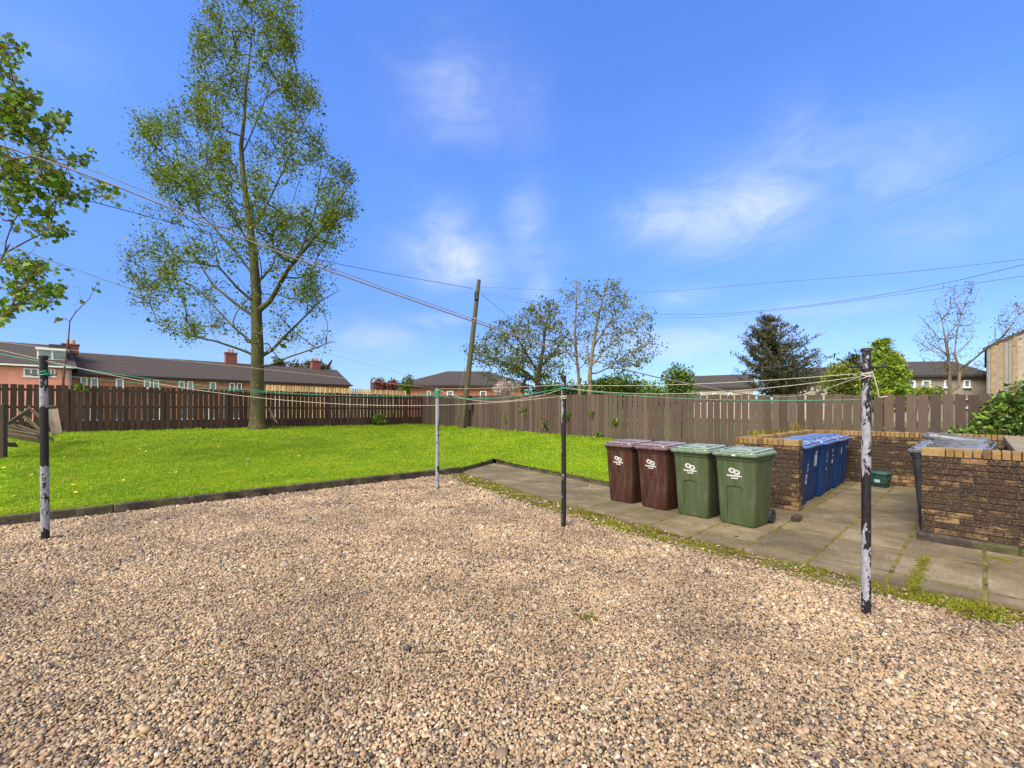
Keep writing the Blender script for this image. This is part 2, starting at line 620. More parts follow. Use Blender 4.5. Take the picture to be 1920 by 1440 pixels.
def paving_mat():
    """concrete slabs laid in a grid that follows the path, moss in the joints"""
    m, nt = mat('paving')
    co = ocoord(nt)
    lo = nt.mapping(co, (1, 1, 1), (0, 0, -math.atan2(CX[1], CX[0])))
    wob = nt.vmath('SCALE', nt.add('ShaderNodeTexNoise', None, Vector=co, Scale=2.5).outputs[1])
    wob.node.inputs['Scale'].default_value = 0.03
    lo2 = nt.vmath('ADD', lo, wob)
    br = nt.add('ShaderNodeTexBrick', {'offset': 0.0, 'squash': 1.0}, Vector=lo2, Scale=1.0, Mortar_Size=0.019, Mortar_Smooth=0.3, Brick_Width=0.93, Row_Height=0.62)
    br.inputs['Color1'].default_value = (0.85, 0.85, 0.85, 1)
    br.inputs['Color2'].default_value = (1.12, 1.1, 1.05, 1)
    br.inputs['Mortar'].default_value = (1, 1, 1, 1)
    br.inputs['Bias'].default_value = 0.0
    big = nt.noise(co, 1.3, 7, 0.65)
    fine = nt.noise(co, 42, 6, 0.8)
    c = nt.ramp(big, [(0.30, (.068, .052, .033)), (0.5, (.132, .103, .066)), (0.70, (.215, .172, .118))])
    c = nt.mix(1.0, c, br.outputs[0], 'MULTIPLY')
    c = nt.mix(1.0, c, nt.ramp(fine, [(0.28, 0.50), (0.72, 1.5)]), 'MULTIPLY')
    mossn = nt.noise(co, 7, 7, 0.75)
    jm = nt.math('MULTIPLY', br.outputs[1], nt.ramp(nt.noise(co, 4.0, 6, 0.75), [(0.38, 0.55), (0.58, 1)]))
    c = nt.mix(jm, c, nt.ramp(mossn, [(0.38, (.020, .015, .007)), (0.56, (.15, .135, .014))]))
    pm = nt.math('MULTIPLY', nt.ramp(mossn, [(0.50, 0), (0.70, 1)]), 0.6)
    c = nt.mix(pm, c, (.115, .10, .020))
    nt.set(nt.b, 'Base Color', c)
    nt.b.inputs['Roughness'].default_value = 0.9
    nt.b.inputs['Specular IOR Level'].default_value = 0.2
    h = nt.math('SUBTRACT', nt.math('MULTIPLY', fine, 0.25), br.outputs[1])
    bump(nt, h, 0.6, 0.012)
    return m


M['lawn'] = lawn_mat()
M['paving'] = paving_mat()
M['soil'] = plain('soil', (.06, .075, .03), 0.95, 0.4, 3)
M['meadow'] = plain('meadow', (.075, .105, .016), 0.95, 0.4, 0.6)


def kerb_mat():
    m, nt = mat('kerb')
    co = ocoord(nt)
    n = nt.noise(co, 4, 8, 0.7)
    f = nt.noise(co, 45, 5, 0.7)
    c = nt.ramp(n, [(0.38, (.018, .012, .010)), (0.52, (.042, .030, .022)), (0.68, (.12, .095, .068))])
    c = nt.mix(1.0, c, nt.ramp(f, [(0.25, 0.6), (0.75, 1.4)]), 'MULTIPLY')
    c = nt.mix(nt.math('MULTIPLY', nt.ramp(nt.noise(co, 2.6, 6, 0.7), [(0.5, 0), (0.66, 1)]), 0.6), c, (.075, .08, .012))
    nt.set(nt.b, 'Base Color', c)
    nt.b.inputs['Roughness'].default_value = 0.95
    bump(nt, f, 0.7, 0.01)
    return m


M['kerb'] = kerb_mat()
M['fence_dark'] = wood('fence_dark_boards', (.026, .0138, .0112), (.060, .0335, .0275), 0.10)  # darker brown of the two board tones
M['fence_brown'] = wood('fence_brown_boards', (.057, .0355, .028), (.103, .069, .053), 0.28)  # lighter brown of the two board tones
M['fence_pale'] = wood('fence_new_timber', (.38, .26, .12), (.55, .40, .21))
M['wood_grey'] = wood('old_grey_timber', (.070, .050, .034), (.17, .13, .095), 0.3)
M['pole_wood'] = wood('telegraph_pole_timber', (.040, .034, .018), (.105, .088, .05), 0.4)
M['bark'] = plain('bark', (.115, .10, .045), 0.95, 0.55, 5, 0.9)
M['bark_dark'] = plain('bark_dark', (.055, .042, .032), 0.95, 0.4, 6, 0.5)
M['bark_red'] = plain('bark_red', (.12, .065, .05), 0.95, 0.4, 6, 0.4)
M['bark_pale'] = plain('bark_pale', (.15, .11, .065), 0.9, 0.5, 5, 0.6)


def birch_trunk_mat():
    """grey-white birch bark breaking into olive algae and dark fissures"""
    m, nt = mat('birch_bark')
    co = ocoord(nt)
    n = nt.noise(nt.mapping(co, (1, 1, 0.45)), 2.2, 8, 0.7)
    f = nt.noise(nt.mapping(co, (1, 1, 0.5)), 11, 7, 0.75)
    c = nt.ramp(n, [(0.35, (.026, .022, .008)), (0.52, (.062, .056, .016)), (0.66, (.10, .09, .035))])
    c = nt.mix(nt.ramp(f, [(0.57, 0), (0.66, 0.75)]), c, (.24, .22, .18))
    c = nt.mix(nt.ramp(nt.noise(co, 7, 6, 0.7), [(0.30, 0.85), (0.42, 0)]), c, (.022, .018, .012))
    nt.set(nt.b, 'Base Color', c)
    nt.b.inputs['Roughness'].default_value = 0.9
    bump(nt, f, 0.9, 0.03)
    return m


M['birch_trunk'] = birch_trunk_mat()
M['leaf_birch'] = leafy('leaf_birch', [(.055, .090, .008), (.095, .142, .010), (.140, .195, .013), (.19, .24, .02)], 0.40)
M['leaf_syc'] = leafy('leaf_sycamore', [(.045, .095, .008), (.08, .16, .010), (.125, .225, .013), (.18, .28, .02), (.14, .125, .03)], 0.40)
M['leaf_far'] = leafy('leaf_far_birch', [(.08, .10, .015), (.12, .15, .02), (.165, .20, .025), (.21, .22, .045)], 0.40)
M['leaf_bud'] = leafy('leaf_bud', [(.045, .04, .025), (.08, .085, .03), (.11, .10, .05)], 0.2)
M['needle_dark'] = leafy('needle_dark', [(.022, .027, .010), (.040, .048, .016), (.062, .066, .024), (.085, .065, .03)], 0.1)
M['needle_bright'] = leafy('needle_bright', [(.055, .11, .01), (.12, .20, .014), (.20, .29, .02), (.28, .36, .03)], 0.25)
M['leaf_hedge'] = leafy('leaf_hedge', [(.04, .075, .012), (.075, .13, .015), (.13, .21, .02), (.18, .26, .03)], 0.3)
M['leaf_laurel'] = leafy('leaf_laurel', [(.03, .055, .012), (.055, .105, .018), (.10, .20, .02), (.19, .33, .04), (.13, .11, .045)], 0.25, 0.3)
M['leaf_yellow'] = leafy('leaf_yellow', [(.11, .15, .02), (.20, .24, .025), (.28, .30, .04)], 0.35)
M['blossom'] = leafy('blossom', [(.55, .45, .42), (.70, .62, .58), (.45, .36, .30)], 0.3)
M['leaf_copper'] = leafy('leaf_copper', [(.10, .03, .03), (.18, .05, .05), (.22, .09, .06)], 0.3)

M['brick_store'] = bricks('brick_store', [(0.2300, 0.1418, 0.0624), (0.1748, 0.1029, 0.0504), (0.2760, 0.1785, 0.0816), (0.2024, 0.1155, 0.0660), (0.1564, 0.0893, 0.0540), (0.3128, 0.2205, 0.1200)], (.012, .0075, .0085), 0.445, 0.535)
M['brick_coping'] = bricks('brick_coping', [(0.2430, 0.1479, 0.0552), (0.1800, 0.1020, 0.0414), (0.2790, 0.1836, 0.0805), (0.1440, 0.0796, 0.0368)], (.03, .02, .013), 0.56, 0.76)
M['mortar'] = plain('mortar', (.040, .031, .022), 0.95, 0.5, 14, 0.6)


def plastic(name, c, dust_glare=(.35, .33, .30), rough=0.42, amt=0.12, spec=0.22, top=0.0):
    """moulded bin plastic: faint bloom, rain streaks, scuffs; sky glare painted on lid tops"""
    m, nt = mat(name)
    co = ocoord(nt)
    st = nt.noise(nt.mapping(co, (9, 9, 0.9)), 2.0, 6, 0.65)
    gr = nt.noise(co, 5, 6, 0.65)
    cc = nt.mix(nt.math('MULTIPLY', nt.ramp(st, [(0.42, 0), (0.72, 1)]), amt), c, dust_glare)
    cc = nt.mix(nt.math('MULTIPLY', nt.ramp(gr, [(0.5, 0), (0.75, 1)]), 0.35), cc, tuple(x * 0.55 for x in c))
    if top:  # pale dust tone on up-facing faces, also painting in sky glare
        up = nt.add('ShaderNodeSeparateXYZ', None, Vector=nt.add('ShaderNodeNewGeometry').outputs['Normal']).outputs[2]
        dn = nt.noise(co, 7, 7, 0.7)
        cc = nt.mix(nt.math('MULTIPLY', nt.ramp(up, [(0.75, 0), (0.97, 1)]), nt.ramp(dn, [(0.30, top * .7), (0.70, top)])), cc, dust_glare)
    nt.set(nt.b, 'Base Color', cc)
    nt.set(nt.b, 'Roughness', nt.ramp(gr, [(0.3, rough - 0.08), (0.7, rough + 0.14)]))
    nt.b.inputs['Specular IOR Level'].default_value = spec
    bump(nt, nt.noise(co, 160, 3, 0.6), 0.06, 0.002)
    return m


M['bin_brown'] = plastic('bin_brown', (.043, .0142, .0078))
M['bin_green'] = plastic('bin_green', (.048, .065, .027))
M['bin_blue'] = plastic('bin_blue', (.0020, .030, .125), amt=0.06)
M['bin_grey'] = plastic('bin_grey', (.018, .0185, .022))
M['lid_brown'] = plastic('lid_brown', (.060, .022, .018), rough=0.32, amt=0.3, spec=0.5, top=0.50, dust_glare=(.42,.36,.36))
M['lid_green'] = plastic('lid_green', (.050, .095, .038), rough=0.30, amt=0.3, spec=0.5, top=0.46, dust_glare=(.45,.47,.43))
M['lid_blue'] = plastic('lid_blue', (.004, .035, .16), rough=0.26, amt=0.12, spec=0.5, top=0.48, dust_glare=(.40,.50,.68))
M['lid_grey'] = plastic('lid_grey', (.040, .042, .048), rough=0.28, amt=0.2, spec=0.5, top=0.42, dust_glare=(.36,.37,.39))
M['caddy_green'] = plastic('caddy_green', (.010, .045, .038))
M['caddy_lid'] = plastic('caddy_lid', (.012, .055, .046), spec=0.4)
M['coping_slab'] = plain('coping_slab', (.19, .15, .10), 0.95, 0.45, 7, 0.5)
M['rubber'] = plain('rubber', (.018, .018, .02), 0.75, 0.3, 12)
M['white_print'] = plain('white_print', (.72, .70, .68), 0.6, 0.1, 20)
M['pale_sticker'] = plain('pale_sticker', (.35, .47, .48), 0.6, 0.4, 14)
M['rope_white'] = plain('rope_white', (.40, .36, .29), 0.85, 0.25, 30)
M['rope_grey'] = plain('rope_grey', (.15, .135, .13), 0.85, 0.3, 30)
M['rope_green'] = plain('rope_green', (.035, .28, .17), 0.7, 0.3, 20)
M['wire'] = plain('wire', (.05, .055, .07), 0.7, 0.1, 8)
M['iron'] = plain('iron', (.03, .028, .028), 0.6, 0.4, 12, metal=0.4)
M['roof_tile'] = plain('roof_tile', (.038, .026, .022), 0.9, 0.35, 5, 0.4, streak=(0.4, 0.4, 3.0))
M['roof_brown'] = plain('roof_brown', (.038, .029, .025), 0.9, 0.3, 5, 0.4)
M['wall_pink'] = plain('wall_pink', (.80, .33, .24), 0.9, 0.15, 1.5, 0.2)
M['wall_orange'] = plain('wall_orange', (.33, .145, .078), 0.9, 0.3, 2.5, 0.3)
M['wall_roughcast'] = plain('wall_roughcast', (.27, .235, .185), 0.95, 0.2, 2.0, 0.5)
M['wall_cream'] = plain('wall_cream', (.33, .29, .225), 0.95, 0.2, 2.0, 0.3)
M['white_frame'] = plain('white_frame', (.80, .80, .80), 0.5, 0.06, 5)
M['timber_post'] = plain('timber_strip', (.24, .165, .085), 0.8, 0.3, 4)
M['chimney_brick'] = plain('chimney_brick', (.19, .062, .048), 0.9, 0.3, 6)
M['chimney_pot'] = plain('chimney_pot', (.38, .17, .09), 0.8, 0.25, 6)
M['lead'] = plain('lead', (.22, .21, .21), 0.6, 0.2, 6)


def glass_mat():
    m, nt = mat('window_glass')
    n = nt.noise(ocoord(nt), 0.8, 3)
    nt.set(nt.b, 'Base Color', nt.ramp(n, [(0.35, (.05, .08, .09)), (0.7, (.22, .28, .29))]))
    nt.b.inputs['Roughness'].default_value = 0.08
    return m


M['glass'] = glass_mat()


def pole_mat(name, bands, seed):
    """black gloss paint flaking off a pale grey undercoat; bands = [(height m, share of paint lost)]"""
    m, nt = mat(name)
    co = ocoord(nt)
    n = nt.noise(nt.mapping(co, (1, 1, 0.45), loc=(seed, seed * 2, seed)), 17, 7, 0.62, 0.4)
    n2 = nt.noise(nt.mapping(co, (1, 1, 0.5), loc=(seed, 0, 3)), 60, 4, 0.6)
    z = nt.add('ShaderNodeSeparateXYZ', None, Vector=co).outputs[2]
    bias = nt.ramp(nt.math('DIVIDE', z, 2.4), [(h / 2.4, b) for h, b in bands])
    v = nt.math('ADD', nt.math('ADD', n, nt.math('MULTIPLY', nt.math('SUBTRACT', n2, 0.5), 0.25)), nt.math('SUBTRACT', bias, 0.5))
    xs = nt.add('ShaderNodeSeparateXYZ', None, Vector=co).outputs[0]
    v = nt.math('ADD', v, nt.math('MULTIPLY', xs, -2.4))
    flake = nt.ramp(v, [(0.49, 0), (0.515, 1)])
    pale = nt.ramp(n2, [(0.3, (.15, .15, .17)), (0.7, (.29, .29, .325))])
    dark = nt.ramp(n2, [(0.3, (.006, .0055, .007)), (0.7, (.020, .0165, .0165))])
    rust = nt.math('MULTIPLY', nt.ramp(nt.noise(co, 9, 6, 0.7), [(0.58, 0), (0.7, 1)]), 0.5)
    c = nt.mix(rust, nt.mix(flake, dark, pale), (.07, .035, .02))
    nt.set(nt.b, 'Base Color', c)
    nt.set(nt.b, 'Roughness', nt.ramp(flake, [(0, 0.5), (1, 0.8)]))
    nt.b.inputs['Specular IOR Level'].default_value = 0.25
    bump(nt, flake, 0.5, 0.002)
    return m

# ================================================================== GROUND
KL = np.array(G(0, 986))
KD = (KL - K) / np.linalg.norm(KL - K)                 # along the kerb, to the left
PATH_FRONT = [tuple(K)] + [G(u, v, 0.03) for u, v in ((1051, 942), (1180, 975), (1310, 1009), (1440, 1039), (1680, 1093), (1920, 1140))] + [(6.1, 1.9), (9.5, -1.5)]
PE = np.array(G(926, 868, 0.03))
PK2 = np.array(G(1140, 912, 0.03))
LR = np.array((4.47, 6.65))                             # right-hand end of the far front wall of the bin store
RL = np.array((5.09, 5.32))                             # left-hand end of the near front wall
LL = LR + AX * 0.95


def sheet(name, pts, z, m, label=None):
    o = obj(name, [(p[0], p[1], z) for p in pts], [tuple(range(len(pts)))], m)
    return tag(o, label, name.replace('_', ' '), kind='structure')


# base ground, one sheet to the horizon
n = 64
sheet('ground', [(1500 * math.cos(2 * math.pi * i / n), 1500 * math.sin(2 * math.pi * i / n)) for i in range(n)], -0.12, M['soil'], 'bare earth under and far beyond the yard')
gravel_poly = [tuple(K + KD * 16)] + PATH_FRONT + [(9.5, -5), (-12, -8)]
sheet('gravel_bed', gravel_poly, -0.012, M['gravel_base'], 'brown grit bed below the loose pebbles')
path_poly = PATH_FRONT + [(14, 2.5), (13, 4.0)] + [tuple(RL + CX * 4.9 - AX * 1.5), tuple(LR + CX * 4.45 + AX * 1.05), tuple(LL + AX * 0.02), tuple(PK2 + (LL - PK2) * 0.5), tuple(PK2), tuple(PE)]
pts = [(p[0], p[1]) for p in path_poly]
vs = [(x, y, 0.03) for x, y in pts] + [(x, y, -0.08) for x, y in pts]
k = len(pts)
fs = [tuple(range(k - 1, -1, -1))] + [(i, (i + 1) % k, k + (i + 1) % k, k + i) for i in range(k)]
tag(obj('path', vs, fs, M['paving']), 'grey brown concrete slab path with moss in its joints', 'path', kind='structure')

# lawn: ruled between the kerbs and the fences, rising away from the kerb
FC = np.array((-5.41, 25.5))
FLD = np.array((-0.777, -0.629))
FR1, FR2 = np.array((2.78, 15.9)), np.array((9.4, 9.08))


def fl(kk):
    return FC + FLD * kk


lower = [K + KD * 18, K + KD * 7.7, K + KD * 3.6, K, PE, PE + (PK2 - PE) * .5, PK2, LL + np.array((-.02, .14)), LL + CX * 4.3 + np.array((-.1, .2)), LR + CX * 4.55, RL + CX * 4.95 - AX * 1.4, np.array((14.0, 4.2))]
upper = [fl(32), fl(16), fl(8), fl(-0.2), FC + (FR1 - FC) * .34, FC + (FR1 - FC) * .7, FR1, FR1 + (FR2 - FR1) * .3, FR1 + (FR2 - FR1) * .62, FR1 + (FR2 - FR1) * .8, FR1 + (FR2 - FR1) * 1.15, np.array((15.0, 4.6))]
upper = [u + (u / np.linalg.norm(u)) * 0.35 for u in upper]


def ruled(name, lo, up, zf, nu, nv, m, kind='structure', label=None):
    vs, cols = [], 0
    for (a, c), (b, d) in zip(zip(lo[:-1], up[:-1]), zip(lo[1:], up[1:])):
        for i in range(nu):
            t = i / nu
            p, q = a + (b - a) * t, c + (d - c) * t
            for j in range(nv + 1):
                xy = p + (q - p) * (j / nv)
                vs.append((xy[0], xy[1], zf(*xy)))
            cols += 1
    p, q = lo[-1], up[-1]
    for j in range(nv + 1):
        xy = p + (q - p) * (j / nv)
        vs.append((xy[0], xy[1], zf(*xy)))
    fs = [(i * (nv + 1) + j, (i + 1) * (nv + 1) + j, (i + 1) * (nv + 1) + j + 1, i * (nv + 1) + j + 1) for i in range(cols) for j in range(nv)]
    return tag(obj(name, vs, np.array(fs), m, smooth=True), label, name, kind=kind)


ruled('lawn', lower, upper, lawn_z, 12, 24, M['lawn'], label='bright green mown lawn inside the fence')
outer = [u + (u / np.linalg.norm(u)) * 420 for u in upper]
ruled('meadow', upper, outer, lambda x, y: lawn_z(*(upper[5])) - 0.02, 2, 6, M['meadow'], label='rough grass beyond the fences')


# kerbs: concrete edging with a real thickness, slightly uneven
def kerb(name, line, w, z0, z1, side, label, step=1.7):
    mb = MB()
    for a, b in zip(line[:-1], line[1:]):
        a, b = np.array(a), np.array(b)
        L = np.linalg.norm(b - a)
        d = (b - a) / L
        nrm = np.array((-d[1], d[0])) * side
        k = max(1, round(L / step))
        for i in range(k):
            c = a + d * (L * (i + .5) / k) + nrm * (w / 2 + rng.normal(0, .004))
            hz = z1 + rng.normal(0, .006)
            mb.bbox((c[0], c[1], (z0 + hz) / 2), (L / k - .004, w, hz - z0), .016, math.atan2(d[1], d[0]) + rng.normal(0, .004))
    return tag(mb.build(name, M['kerb']), label, 'kerb', kind='structure')


kerb('kerb', [K + KD * 18, K + KD * 0.02], .09, -.1, .155, -1, 'mossy concrete kerb holding the lawn above the gravel')
kerb('kerb', [K - KD * 0.0 + np.array((.02, .04)), PE], .08, -.1, .128, 1, 'low worn kerb across the far end of the path')
kerb('kerb', [PE + np.array((.06, 0)), PK2, PK2 + (LL - PK2) * .96], .08, -.1, .138, 1, 'dark kerb between the lawn and the far side of the path')
kerb('kerb', [RL + AX * .02 - CX * .16, RL - AX * 3.2 - CX * .22], .09, -.02, .105, 1, 'rough concrete kerb along the foot of the near brick wall', 0.75)

# ------------------------------------------------------------------ pebbles, grass, moss
def icos(seed, sub=1):
    import bmesh
    bm = bmesh.new()
    bmesh.ops.create_icosphere(bm, subdivisions=sub, radius=1)
    r = np.random.default_rng(seed)
    dirs = r.normal(size=(5, 3)); dirs /= np.linalg.norm(dirs, axis=1)[:, None]
    off = r.uniform(.62, .95, 5)
    vs = []
    for v in bm.verts:
        p = np.array(v.co)
        for d, o in zip(dirs, off):
            h = p @ d
            if h > o: p = p - d * (h - o) * .8
        vs.append(p)
    fs = [tuple(q.index for q in f.verts) for f in bm.faces]
    bm.free()
    return np.array(vs), fs


def hexgrid(x0, x1, y0, y1, pitch):
    xs = np.arange(x0, x1, pitch)
    ys = np.arange(y0, y1, pitch * .866)
    X, Y = np.meshgrid(xs, ys)
    X = X + (np.arange(len(ys)) % 2)[:, None] * pitch / 2
    P = np.stack((X.ravel(), Y.ravel()), 1)
    return P + rng.normal(0, pitch * .24, P.shape)


def in_view(P, margin):
    return (np.abs(P[:, 0]) < P[:, 1] * 1.2 + margin) & (P[:, 1] > 1.93 - margin * .35)


sets = []
for y0, y1, pitch, size in ((1.3, 4.2, .0150, .0088), (4.2, 7.0, .0195, .0114), (7.0, 11.3, .027, .016)):
    P = hexgrid(-12.5, 9, y0, y1, pitch)
    P = P[in_view(P, 1.1)]
    P = P[in_poly(P, gravel_poly)]
    sets.append((P, np.full(len(P), size)))
P = np.concatenate([s[0] for s in sets]); S = np.concatenate([s[1] for s in sets])
# thin out towards the path, where moss has crept over the stones
front = [np.array(p) for p in PATH_FRONT]
dpath = seg_dist(P, front[:8])


def lumps(P, f, seed):
    r = np.random.default_rng(seed)
    a = np.zeros(len(P))
    for i in range(7):
        kx, ky, ph = r.normal(0, f * (1 + i * .35)), r.normal(0, f * (1 + i * .35)), r.uniform(0, 6.28)
        a += np.sin(P[:, 0] * kx + P[:, 1] * ky + ph) / (1 + i * .3)
    return a / 3.2


MW = lambda P: np.clip(.40 + .0 * P[:, 0] + .035 * (P[:, 1] - 3) + .11 * lumps(P, 3.2, 5) + .05 * lumps(P, 11, 6), .08, .75)
dk = seg_dist(P, [K + KD * 9, K])
thin = (dpath < MW(P) * (1 + rng.normal(0, .16, len(P)))) & (rng.random(len(P)) < .93)
thin |= (dk < .12 + .10 * lumps(P, 4, 9)) & (rng.random(len(P)) < .7) & (P[:, 0] > -4.2)
P, S = P[~thin], S[~thin]
nP = len(P)
s = S * 1.06 * rng.lognormal(0, .24, nP)
big = rng.random(nP) < .012
s[big] *= rng.uniform(1.4, 2.1, big.sum())
scl = np.stack((s * rng.uniform(1.0, 1.45, nP), s * rng.uniform(.8, 1.1, nP), s * rng.uniform(.5, .85, nP)), 1)
rot = np.stack((rng.normal(0, .45, nP), rng.normal(0, .45, nP), rng.uniform(0, 6.28, nP)), 1)
z = scl[:, 2] * .35 + rng.uniform(-.004, .007, nP) + .008 * lumps(P, 1.1, 12) + .004 * lumps(P, 5, 13)
scatter('gravel', [icos(i) for i in range(6)], np.column_stack((P, z)), rot, scl, M['pebble'], 'loose tan, cream and grey pebbles covering the drying yard', 'gravel')
print('pebbles', nP)


def tuft(seed, nb, h, spread, w):
    r = np.random.default_rng(seed)
    vs, fs = [], []
    for i in range(nb):
        a = r.uniform(0, 6.28); q = r.uniform(0, spread)
        bx, by = q * math.cos(a), q * math.sin(a)
        a2 = r.uniform(0, 6.28); hh = h * r.uniform(.55, 1.1); ln = hh * r.uniform(.15, .75)
        sx, sy = -math.sin(a2) * w, math.cos(a2) * w
        dx, dy = math.cos(a2) * ln, math.sin(a2) * ln
        b = len(vs)
        vs += [(bx - sx, by - sy, 0), (bx + sx, by + sy, 0), (bx + sx * .8 + dx * .35, by + sy * .8 + dy * .35, hh * .6),
               (bx - sx * .8 + dx * .35, by - sy * .8 + dy * .35, hh * .6), (bx + dx, by + dy, hh)]
        fs += [(b, b + 1, b + 2, b + 3), (b + 3, b + 2, b + 4)]
    return np.array(vs), fs


# grass on the lawn: sampled evenly over the ruled quads, thinner with distance
gp = []
for (a, c), (b, d) in zip(zip(lower[:-2], upper[:-2]), zip(lower[1:-1], upper[1:-1])):
    area = .5 * abs(np.cross(b - a, c - a)) + .5 * abs(np.cross(b - d, c - d))
    nn = int(area * (680 if a[0] > -9 else 300))
    u, v = rng.random(nn), rng.random(nn)
    q = (a + (b - a) * u[:, None]) * (1 - v[:, None]) + (c + (d - c) * u[:, None]) * v[:, None]
    keep = rng.random(nn) < np.clip((9.0 / np.maximum(q[:, 1], 1)) ** 1.3, .16, 1)
    gp.append(q[keep])
# a fringe leaning over the kerbs
for line, dens in (([K + KD * 9, K], 110), ([PE, PK2, PK2 + (LL - PK2) * .9], 90)):
    for a, b in zip(line[:-1], line[1:]):
        L = np.linalg.norm(b - a); nn = int(L * dens)
        nrm = np.array(((b - a)[1], -(b - a)[0])) / L
        nrm = nrm if nrm @ np.array((0.2, 1)) > 0 else -nrm
        gp.append(a + (b - a) * rng.random(nn)[:, None] + nrm * rng.uniform(.07, .17, nn)[:, None])
tall0 = sum(len(q) for q in gp)
for a, b in zip(upper[:8], upper[1:9]):          # longer grass the mower misses at the foot of the fences
    L = np.linalg.norm(b - a); nn = int(L * 34)
    q = a + (b - a) * rng.random(nn)[:, None]
    q -= q / np.linalg.norm(q, axis=1)[:, None] * (.40 + rng.random(nn) ** 2 * .35)[:, None]
    gp.append(q)
P = np.concatenate(gp)
tallm = np.arange(len(P)) >= tall0
kv = in_view(P, 1.5)
P, tallm = P[kv], tallm[kv]
gz = np.array([lawn_z(x, y) for x, y in P])
far = np.clip(P[:, 1] / 9, 1, 2.2)
gs = rng.uniform(.75, 1.3, len(P)) * (1 + .25 * lumps(P, 2, 3))
gs = gs * np.where(tallm, rng.uniform(1.0, 2.1, len(P)), 1)
scl = np.stack((gs * far, gs * far, gs * np.sqrt(far)), 1)
rot = np.stack((rng.normal(0, .12, len(P)), rng.normal(0, .12, len(P)), rng.uniform(0, 6.28, len(P))), 1)
scatter('grass', [tuft(i, 12, .038, .046, .0028) for i in range(5)], np.column_stack((P, gz - .004)), rot, scl, M['grass'], 'short bright green grass blades of the lawn', 'grass', smooth=False)
print('grass', len(P))

# moss and weeds between the gravel and the path
cand = []
for a, b in zip(front[:7], front[1:8]):
    L = np.linalg.norm(b - a); nn = int(L * 3800)
    nrm = np.array((-(b - a)[1], (b - a)[0])) / L
    nrm = nrm if nrm @ np.array((-1, -1)) > 0 else -nrm
    cand.append(a + (b - a) * rng.random(nn)[:, None] + nrm * rng.uniform(-.015, .8, nn)[:, None])
P = np.concatenate(cand)
d = seg_dist(P, front[:8])
P = P[(d < MW(P) * rng.uniform(.7, 1.12, len(P))) & (rng.random(len(P)) < .52 + .75 * lumps(P, 7, 21) + .3 * lumps(P, 19, 22))]
nk = 2600
t = rng.random(nk) ** .8
Q = K + KD * (t * 5.5)[:, None] - np.array((-KD[1], KD[0])) * (rng.uniform(-.02, .22, nk) * (1.05 - t))[:, None] * (1 if (-KD[1] * 1 + KD[0] * 1) < 0 else 1)
Q = Q[in_poly(Q, gravel_poly)]
spots = [G(1105, 1160), G(395, 1243), G(1365, 1035), G(1800, 1150), G(1690, 1110), G(1150, 1000), G(1230, 1010)]
ex = [np.array(p) + rng.normal(0, .035 if i < 2 else .06, (26 if i else 60, 2)) for i, p in enumerate(spots)]
P = np.concatenate([P, Q] + ex)
mz = np.full(len(P), -.004)
for (u0, v0), (u1, v1), wd, nn in (((1737, 1046), (1706, 1106), .055, 700), ((1860, 1046), (1895, 1052), .05, 160), ((1480, 985), (1580, 905), .02, 240), ((1280, 1000), (1440, 975), .03, 120)):
    a, b = np.array(G(u0, v0, .03)), np.array(G(u1, v1, .03))
    q = a + (b - a) * rng.random(nn)[:, None] + rng.normal(0, wd * .5, (nn, 2))
    P = np.concatenate((P, q)); mz = np.concatenate((mz, np.full(nn, .029)))
kv = in_view(P, 1.2)
P, mz = P[kv], mz[kv]
ms = rng.uniform(.5, 1.1, len(P)) * np.clip(.9 + .5 * lumps(P, 4, 31), .4, 1.7)
scl = np.stack((ms * 1.2, ms * 1.2, ms * rng.uniform(.5, 1.2, len(P))), 1)
rot = np.stack((rng.normal(0, .2, len(P)), rng.normal(0, .2, len(P)), rng.uniform(0, 6.28, len(P))), 1)
scatter('moss', [tuft(50 + i, 12, .022, .026, .0034) for i in range(4)], np.column_stack((P, mz)), rot, scl * np.where(mz > 0, .55, 1)[:, None], M['moss'], 'yellow green moss and weeds creeping along the path edge', 'moss', smooth=False)
print('moss', len(P))

# dandelions and daisies
def flower(name, c, r, h):
    m = plain(name + '_petals', c, 0.7, 0.1, 20)
    mb = MB()
    for i in range(9):
        a = 6.28 * i / 9
        mb.add([(0, 0, h), (r * math.cos(a - .25), r * math.sin(a - .25), h + r * .18), (r * 1.12 * math.cos(a), r * 1.12 * math.sin(a), h + r * .1), (r * math.cos(a + .25), r * math.sin(a + .25), h + r * .18)], [(0, 1, 2, 3)])
    mb.tube([(0, 0, 0), (.004, 0, h)], .003, 4)
    return mb.build(name, m)


dand = flower('dandelion', (.75, .52, .02), .026, .055)
tag(dand, 'yellow dandelion flower open in the lawn', 'flower', 'dandelions in the lawn')
dpx = [(8, 881), (120, 860), (134, 868), (142, 928), (137, 914), (168, 931), (115, 942), (361, 832), (382, 868), (410, 840), (515, 835), (560, 858), (640, 846), (300, 825), (262, 845), (655, 893), (455, 890), (720, 868), (742, 850),
       (845, 905 - 30), (905, 830), (930, 850), (960, 838), (1010, 862), (1060, 880), (1095, 872), (985, 815), (870, 812), (690, 820), (230, 905), (330, 890), (60, 895), (30, 935), (578, 902), (1075, 858)]


def on_lawn(u, v):
    z = .2
    for _ in range(12):
        x, y = G(u, v, z)
        z = .5 * z + .5 * lawn_z(x, y)
    return x, y, lawn_z(x, y)


